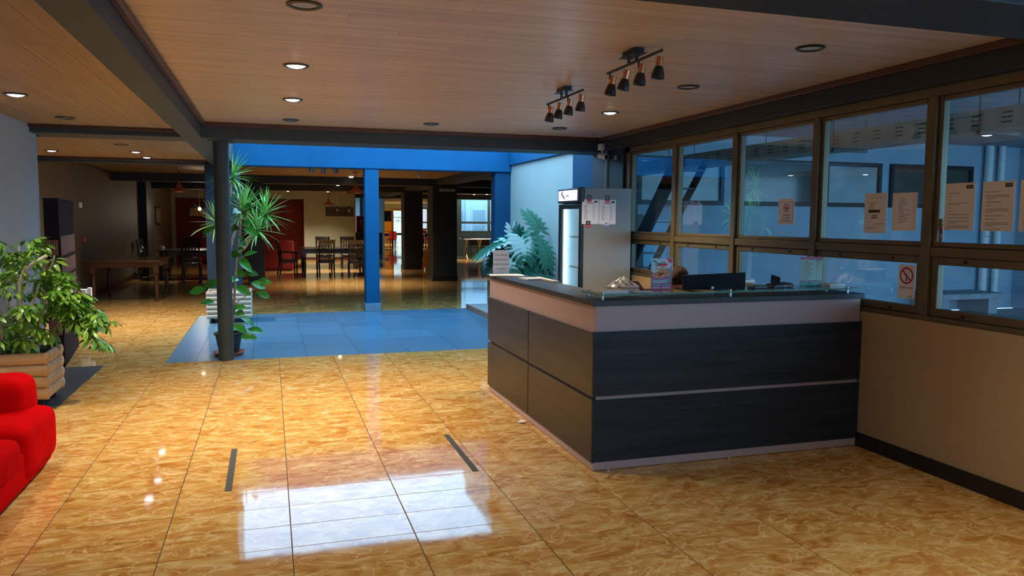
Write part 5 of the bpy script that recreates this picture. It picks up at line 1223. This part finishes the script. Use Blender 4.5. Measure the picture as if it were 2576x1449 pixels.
# far red sofas
def far_sofa(label, x0, x1, y0, y1, h, rz=0):
    o_ = ((x0 + x1) / 2, (y0 + y1) / 2, 0); t_ = thing('red_sofa', label, 'sofa', o_, 'dark red sofas in the dining hall')
    MB(o_).box(x0, x1, y0, y0 + .24, .05, h).build('backrest', M_SOFAD, t_, bevel=.05, seg=3)
    MB(o_).box(x0 + .02, x1 - .02, y0 + .24, y1, .05, .44).build('seat', M_SOFAD, t_, bevel=.04, seg=3)
    for x in (x0, x1 - .16): MB(o_).box(x, x + .16, y0 + .2, y1, .05, .64).build('arm', M_SOFAD, t_, bevel=.05, seg=3)
    for x in (x0 + .1, x1 - .1):
        for y in (y0 + .1, y1 - .1): MB(o_).box(x - .03, x + .03, y - .03, y + .03, 0, .055).build('foot', M_BLACK, t_)
far_sofa('dark red sofa seen from behind, left of the dark armchair', -.95, .70, 24.55, 25.45, .93)
far_sofa('dark red sofa inside the red niche behind the left table', -2.9, -1.4, 29.2, 30.1, .95)
# pictures
def picture(name, label, x0, x1, z0, z1, y, pm, axis='y', fm=M_BLACK):
    if axis == 'y':
        o_ = (x0, y, z0); t_ = thing(name, label, 'picture', o_); MB(o_).box(x0, x1, y - .03, y, z0, z1).build('frame', fm, t_); MB(o_).box(x0 + .03, x1 - .03, y - .034, y - .0305, z0 + .03, z1 - .03).build('print', pm, t_)
    else:
        o_ = (y, x0, z0); t_ = thing(name, label, 'picture', o_); MB(o_).box(y, y + .03, x0, x1, z0, z1).build('frame', fm, t_); MB(o_).box(y + .0305, y + .034, x0 + .06, x1 - .06, z0 + .06, z1 - .06).build('print', pm, t_)
picture('wall_picture', 'long dark picture on the cream wall behind two pendant bulbs', 2.10, 3.17, 1.71, 2.06, 31., mat('picture_dark', (.05, .045, .035), .5, var=.8, scale=7))
picture('wall_picture', 'long golden picture of vertical strokes on the red niche wall', -2.93, -1.95, 1.66, 2.03, 32., mat('picture_gold', (.62, .40, .20), .6, var=.6, scale=14, stretch=(3, 1, .3)))
picture('wall_picture', 'narrow upright framed picture on the left wall before the niche', 26.4, 27.5, 1.38, 1.96, -3.42, mat('picture_grey', (.22, .20, .17), .5, var=.5, scale=5), 'x')
# pendants
def pendant(label, x, y, zr, rad, h, lit=False, ztop=2.62):
    o_ = (x, y, ztop); t_ = thing('pendant_lamp', label, 'lamp', o_, 'copper pendant lamps')
    MB(o_).lathe([(.001, ztop), (.06, ztop), (.055, ztop - .03), (.001, ztop - .035)], (x, y, 0), 16).build('ceiling_rose', M_COPPER, t_)
    MB(o_).tube([(x, y, ztop - .03), (x, y, zr + h)], .006, 6).build('cord', M_BLACK, t_)
    MB(o_).lathe([(.014, zr + h), (.02, zr + h * .85), (.04, zr + h * .6), (rad * .45, zr + h * .36), (rad * .8, zr + h * .17), (rad, zr + h * .08), (rad * 1.0, zr), (rad * .97, zr), (rad * .95, zr + h * .07), (rad * .4, zr + h * .33), (.012, zr + h * .8)], (x, y, 0), 28).build('shade', M_COPPER, t_)
    MB(o_).lathe([(.001, zr + .01), (.03, zr + .03), (.035, zr + .06), (.02, zr + .11), (.001, zr + .12)], (x, y, 0), 12).build('bulb', M_BULB if lit else M_OFF, t_)
    if lit: MB(o_).lathe([(.001, zr + .008), (rad * .93, zr + .008)], (x, y, 0), 20).build('diffuser', emis('pendant_diffuser', (.75, .82, 1.), 3.), t_)
pendant('copper pendant lamp left of the pillar above the left tables', -1.735, 17., 2.125, .175, .22)
pendant('copper pendant lamp beside the blue column', 1.80, 17., 2.15, .195, .25)
pendant('small lit copper pendant lamp in front of the cream wall', 1.79, 25., 2.045, .18, .21, True)
def bulb(label, x, y, z, lit):
    o_ = (x, y, 2.62); t_ = thing('hanging_bulb', label, 'lamp', o_, 'bulbs hanging on long cords')
    MB(o_).tube([(x, y, 2.62), (x, y, z + .10)], .006, 6).build('cord', M_WHITE, t_); MB(o_).lathe([(.001, z + .14), (.022, z + .14), (.022, z + .05), (.001, z + .05)], (x, y, 0), 12).build('socket', M_STEEL if lit else M_BLACK, t_)
    MB(o_).lathe([(.001, z + .05), (.02, z + .045), (.045, z), (.04, z - .035), (.001, z - .055)], (x, y, 0), 14).build('bulb', M_BULB if lit else M_OFF, t_)
    if lit:
        d_ = bpy.data.lights.new('bulb_light', 'POINT'); d_.energy = 25; d_.color = LAMP; d_.shadow_soft_size = .05; q_ = bpy.data.objects.new('bulb_light', d_); COL.objects.link(q_); q_.location = (0, 0, z - 2.62 - .1); q_.parent = t_
bulb('lit bare bulb hanging in front of the golden picture', -2.0, 25., 1.88, True)
bulb('unlit bulb on a long cord in front of the dark picture, left of two', 2.30, 28., 1.92, False)
bulb('unlit bulb on a long cord in front of the dark picture, right of two', 2.72, 28., 1.92, False)
o = (3.305, 17.6, 2.62); t = thing('smoke_detector', 'white smoke detector on the dining hall ceiling', 'smoke detector', o)
MB(o).lathe([(.001, 2.62), (.06, 2.62), (.06, 2.60), (.04, 2.565), (.03, 2.545), (.001, 2.54)], (3.305, 17.6, 0), 20).build('housing', M_WHITE, t); MB(o).lathe([(.062, 2.605), (.062, 2.60), (.055, 2.60)], (3.305, 17.6, 0), 20).build('ring', M_OFF, t)
o = (4.36, 19.55, 2.3); t = thing('emergency_light', 'pale emergency light strip at the top of the nearer dark column', 'lamp', o)
MB(o).box(4.19, 4.60, 19.53, 19.6, 2.32, 2.40).build('housing', mat('beige_plastic', (.35, .30, .24), .5), t, bevel=.006)
for x in (4.215, 4.575): MB(o).box(x - .02, x + .02, 19.52, 19.53, 2.33, 2.39).build('lamp_head', M_OFF, t)
# ------------------------------------------------------------------ hall beyond
o = (4.5, 24.0, 0)
t = thing('wet_floor_sign', 'orange folding wet floor sign between the two dark columns', 'sign', o)
for s_, lb in ((1, 'front_board'), (-1, 'rear_board')):
    y0_, y1_ = (23.75, 23.98) if s_ == 1 else (24.25, 24.02)
    B = MB(o)
    def P_(x, u): return (x, y0_ + (y1_ - y0_) * u, .66 * u)
    for q0, q1, u0_, u1_ in ((4.62, 4.69, 0, 1), (4.93, 5.0, 0, 1), (4.69, 4.93, .12, .9)):
        B.poly([P_(q0 + .03 * u0_, u0_), P_(q1 + .03 * u0_ * (1 if q0 < 4.7 else -1), u0_), P_(q1 + .02 * u1_, u1_), P_(q0 + .03 * u1_, u1_)], (0, .02 * s_, 0))
    B.build(lb, M_SIGNY, t)
MB(o).box(4.72, 4.92, 23.93, 24.07, .64, .70).build('handle', M_SIGNY, t)
text('CUIDADO', .07, (4.81, 23.83, .40), (R(72), 0, 0), M_INK, t, o); MB(o).poly([(4.72, 23.78, .18), (4.90, 23.78, .18), (4.81, 23.83, .32)], (0, -.004, 0)).build('warning_mark', M_INK, t)
o = (3.9, 35.9, .95)
t = thing('hose_cabinet', 'red fire hose cabinet left of the blue column', 'cabinet', o)
MB(o).box(3.80, 4.62, 36.0, 36.2, .985, 1.75).build('body', M_REDP, t, bevel=.01); MB(o).box(3.88, 4.56, 35.985, 35.999, 1.06, 1.68).build('door_pane', mat('hose_glass', (.16, .008, .02), .1), t)
MB(o).lathe([(.10, -.01), (.26, -.01), (.26, .012), (.10, .012)], m=Matrix.Translation((4.22, 35.97, 1.36)) @ Matrix.Rotation(R(90), 4, 'X'), n=24).build('hose_reel', M_REDP, t)
MB(o).poly([(3.95, 35.96, 1.45), (4.05, 35.96, 1.52), (4.05, 35.96, 1.60), (3.95, 35.96, 1.52)], (0, .005, 0)).build('label_print', M_PAPERW, t)
o = (4.7, 37.2, 1.2); t = thing('wall_lantern', 'yellow lit lantern in the corridor beyond the hose cabinet', 'lamp', (4.45, 36.9, 1.95)); o = (4.45, 36.9, 1.95)
MB(o).box(4.28, 4.55, 36.85, 37.0, 1.75, 2.08).build('shade', emis('lantern_glow', (1, .55, .08), 1.2), t); MB(o).box(4.26, 4.57, 36.84, 37.01, 2.08, 2.11).box(4.38, 4.44, 36.9, 36.96, 2.11, 2.62).build('bracket', M_BLACK, t)
# black shelf unit with plants
o = (5.75, 40.4, 0)
t = thing('shelf_unit', 'open black metal shelf frame with pots in front of the red chairs', 'shelf', o)
for x in (4.9, 5.55, 6.15):
    for y in (40.2, 40.6): MB(o).box(x - .015, x + .015, y - .015, y + .015, 0, 2.05 if x > 5 else 2.05).build('post', M_BLACKM, t)
for x0, x1, z in ((4.9, 6.15, .02), (4.9, 5.55, .98), (5.55, 6.15, .98), (4.9, 5.55, 1.5), (5.55, 6.15, 1.5), (4.9, 6.15, 2.05)): MB(o).box(x0, x1, 40.19, 40.61, z - .015, z + .005).build('shelf_board', M_BLACKM, t)
MB(o).box(5.6, 6.12, 40.58, 40.6, 1.51, 2.03).build('back_panel', mat('brown_panel', (.07, .045, .02), .6), t)
lm_ = leaf_mesh('leaf', .30, .05, M_SCH, 4, .8, .3)
for x, z, pm, cat_l, n, up in ((5.48, .99, M_WHITE, 'spiky plant in a white pot on the middle shelf of the black unit', 16, 1.0), (5.85, 1.51, mat('green_pot', (.05, .20, .12), .5), 'bushy green plant in a green pot on the upper shelf of the black unit', 30, .6)):
    o_ = (x, 40.4, z); p_ = thing('potted_plant', cat_l, 'plant', o_, 'potted plants on the black shelf unit')
    MB(o_).lathe([(.001, 0), (.08, 0), (.11, .2), (.10, .2), (.09, .17), (.001, .17)], o_, 18).build('pot', pm, p_)
    for k in range(n): inst('leaf', lm_, p_, (0, 0, .17), aim(k * 2.4, up * rnd.uniform(.5, 1.4)), rnd.uniform(.55, .8))
# banquet chairs
def banquet(label, loc, rz):
    t_ = thing('banquet_chair', label, 'chair', loc, 'red banquet chairs', rz)
    MB().box(-.22, .22, -.22, .22, .43, .50).build('seat', M_CHRED, t_, bevel=.03)
    MB().poly([(-.20, -.24, .52), (.20, -.24, .52), (.21, -.27, .80), (.14, -.28, .93), (-.14, -.28, .93), (-.21, -.27, .80)], (0, -.04, 0)).build('backrest', M_CHRED, t_, bevel=.01)
    for x in (-.215, .215):
        MB().tube([(x, -.30, 0), (x, -.24, .45), (x * 1.02, -.29, .80), (x * .66, -.31, .95)], .014, 6).build('leg', M_GOLD, t_)
        MB().tube([(x, .22, 0), (x * .95, .19, .43)], .014, 6).build('leg', M_GOLD, t_)
    return t_
pb = banquet('red banquet chair behind the black shelf unit, right one', (6.55, 43.4, 0), R(5))
for x, y, rz, lb in ((5.75, 43.3, -4, 'red banquet chair behind the black shelf unit, left one'), (6.2, 45.6, 180, 'red banquet chair on the far side of the round red table'), (8.72, 43.6, 80, 'red banquet chair between the dark columns, nearer one'), (8.98, 46.4, 180, 'red banquet chair between the dark columns, farther one')):
    dup(pb, (x, y, 0), R(rz), lb)
table('dining_table', 'dark dining table among the red banquet chairs', 5.6, 6.9, 44.1, 45.0, .78)
table('dining_table', 'dark table in front of the yellow doorway', 7.0, 8.3, 46.4, 47.2, .78)
table('dining_table', 'dark dining table seen between the two dark columns', 8.7, 9.8, 44.6, 45.5, .78)
# yellow doorway and lettered window beyond
d3 = S(MB().box(6.95, 7.2, 51.9, 52, 0, 2.2).box(7.2, 7.94, 51.9, 51.95, 0, 2.23).box(8.58, 8.75, 51.9, 52, 0, 2.23).box(7.94, 8.58, 51.9, 52, 2.17, 2.23).build('door_3', M_YEL))
o = (8.3, 53, 1.3)
t = thing('lettered_pane', 'bright glass pane lettered in script beyond the yellow doorway', 'sign', o)
MB(o).box(7.7, 8.9, 53.0, 53.03, .0, 2.6).build('pane', emis('backlit_pane_glow', (.55, .80, 1.0), .85), t)  # pane itself glows in place of the light behind it
text('Golden', .25, (8.36, 52.99, 1.74), FACE_Y, M_INK, t, o, shear=.3)
B = MB(o)
for i in range(28):
    a = .6 + i * .2; 
    if a < 6.1: B.tube([(8.38 + .33 * math.cos(a), 52.99, 1.70 + .32 * math.sin(a)), (8.38 + .33 * math.cos(a + .2), 52.99, 1.70 + .32 * math.sin(a + .2))], .008, 4)
B.box(8.22, 8.50, 52.985, 52.99, 1.50, 1.53).box(8.42, 8.52, 52.985, 52.99, 1.48, 1.55).build('ornament', M_INKG, t)
o = (8.1, 47., .79); t = thing('computer_screen', 'dark computer screen on the table before the lettered pane', 'monitor', (7.98, 46.8, .781)); o = (7.98, 46.8, .781)
MB(o).box(7.72, 8.22, 46.78, 46.82, .84, 1.25).build('casing', M_BLACK, t, bevel=.006); MB(o).box(7.93, 8.0, 46.79, 46.83, .80, .9).box(7.85, 8.1, 46.7, 46.9, .781, .80).build('stand', M_BLACK, t)
# far windows
w6 = S(MB().box(7.85, 7.95, 33.02, 33.12, 1.02, 2.55).build('window_6', M_FRAME))
for x in (7.95, 9.27, 10.05): MB().box(x, x + .10, 33.02, 33.12, 1.02, 2.55).build('mullion', M_FRAME, w6)
for z in (1.02, 1.43, 2.47): MB().box(7.95, 10.1, 33.0195, 33.1195, z, z + .09).build('rail', M_FRAME, w6)
MB().box(7.95, 10.1, 33.08, 33.085, 1.03, 2.5).build('pane', M_GLASS, w6)
S(MB().box(7.5, 7.84, 33.0, 33.4, 0, 2.62).build('column', M_DARK))
w7 = S(MB().box(9.5, 9.6, 51.4, 51.5, .9, 2.4).box(10.15, 10.25, 51.4, 51.5, .9, 2.4).box(10.85, 10.95, 51.4, 51.5, .9, 2.4).box(9.6, 10.85, 51.4, 51.5, .9, 1.0).box(9.6, 10.85, 51.4, 51.5, 1.35, 1.45).box(9.6, 10.85, 51.4, 51.5, 2.3, 2.4).build('window_7', M_FRAME))
MB().box(9.6, 10.85, 51.5, 51.51, .9, 2.4).build('pane', emis('backlit_pane_glow_far', (.50, .72, .95), .9), w7)  # emission on the glass stands in for daylight outside
# block across the street seen through the far windows
o = (9.5, 40, 0)
t = thing('apartment_block', 'white balcony block seen through the far windows', 'building', o)
MB(o).box(7.86, 10.98, 37.7, 38.0, 0, 4).build('wall', mat('white_render', (.75, .77, .8), .8), t)
for x in (8.55, 9.35): MB(o).box(x, x + .22, 37.4, 37.7, 0, 4).build('pilaster', M_WHITE, t)
for x0, x1, z0, z1 in ((8.0, 8.4, 1.1, 2.0), (8.85, 9.25, 1.15, 2.05), (9.8, 10.4, 1.1, 2.1)): MB(o).box(x0, x1, 37.66, 37.699, z0, z1).build('window', mat('block_window', (.46, .50, .54), .4), t)
B = MB(o)
for i in range(14): B.box(8.3 + i * .16, 8.32 + i * .16, 37.1, 37.12, .5, 1.35)
B.box(8.2, 10.6, 37.09, 37.13, 1.33, 1.38).box(8.2, 10.6, 37.05, 37.7, .42, .5).build('balcony_rail', M_WHITE, t)
# folding tables and chairs by the far windows
o = (8.0, 30.6, 0)
t = thing('folding_table', 'grey folding table with papers under the far windows', 'table', o)
MB(o).box(7.5, 9.3, 30.2, 31.2, .80, .83).build('table_top', M_OFF, t)
for x in (7.65, 8.25, 9.15):
    for s_ in (-1, 1): MB(o).tube([(x, 30.7 - s_ * .35, 0), (x, 30.7 + s_ * .3, .80)], .018, 6).build('leg', M_GOLD, t)
o = (7.8, 30.6, .831); t = thing('laptop', 'thin dark laptop on the grey folding table', 'laptop', o)
MB(o).poly([(7.52, 30.5, .832), (7.85, 30.5, .832), (7.80, 30.5, .86), (7.50, 30.5, .93)], (0, .25, 0)).build('lid', M_BLACK, t); MB(o).box(7.60, 7.95, 30.4, 30.8, .8305, .8318).build('base', M_BLACK, t)
for x, lb in ((8.3, 'left'), (8.8, 'right')):
    o = (x, 31.7, 0); t = thing('plain_chair', 'dark chair behind the folding table, %s one' % lb, 'chair', o, 'dark chairs under the far windows')
    MB(o).box(x - .2, x + .2, 31.5, 31.9, .42, .46).build('seat', M_BLACK, t); MB(o).box(x - .2, x + .2, 31.88, 31.92, .5, .85).build('backrest', M_BLACK, t)
    for sx in (-.18, .18):
        for yy in (31.52, 31.88): MB(o).tube([(x + sx, yy, 0), (x + sx, yy, .42 if yy < 31.7 else .84)], .012, 6).build('leg', M_BLACKM, t)
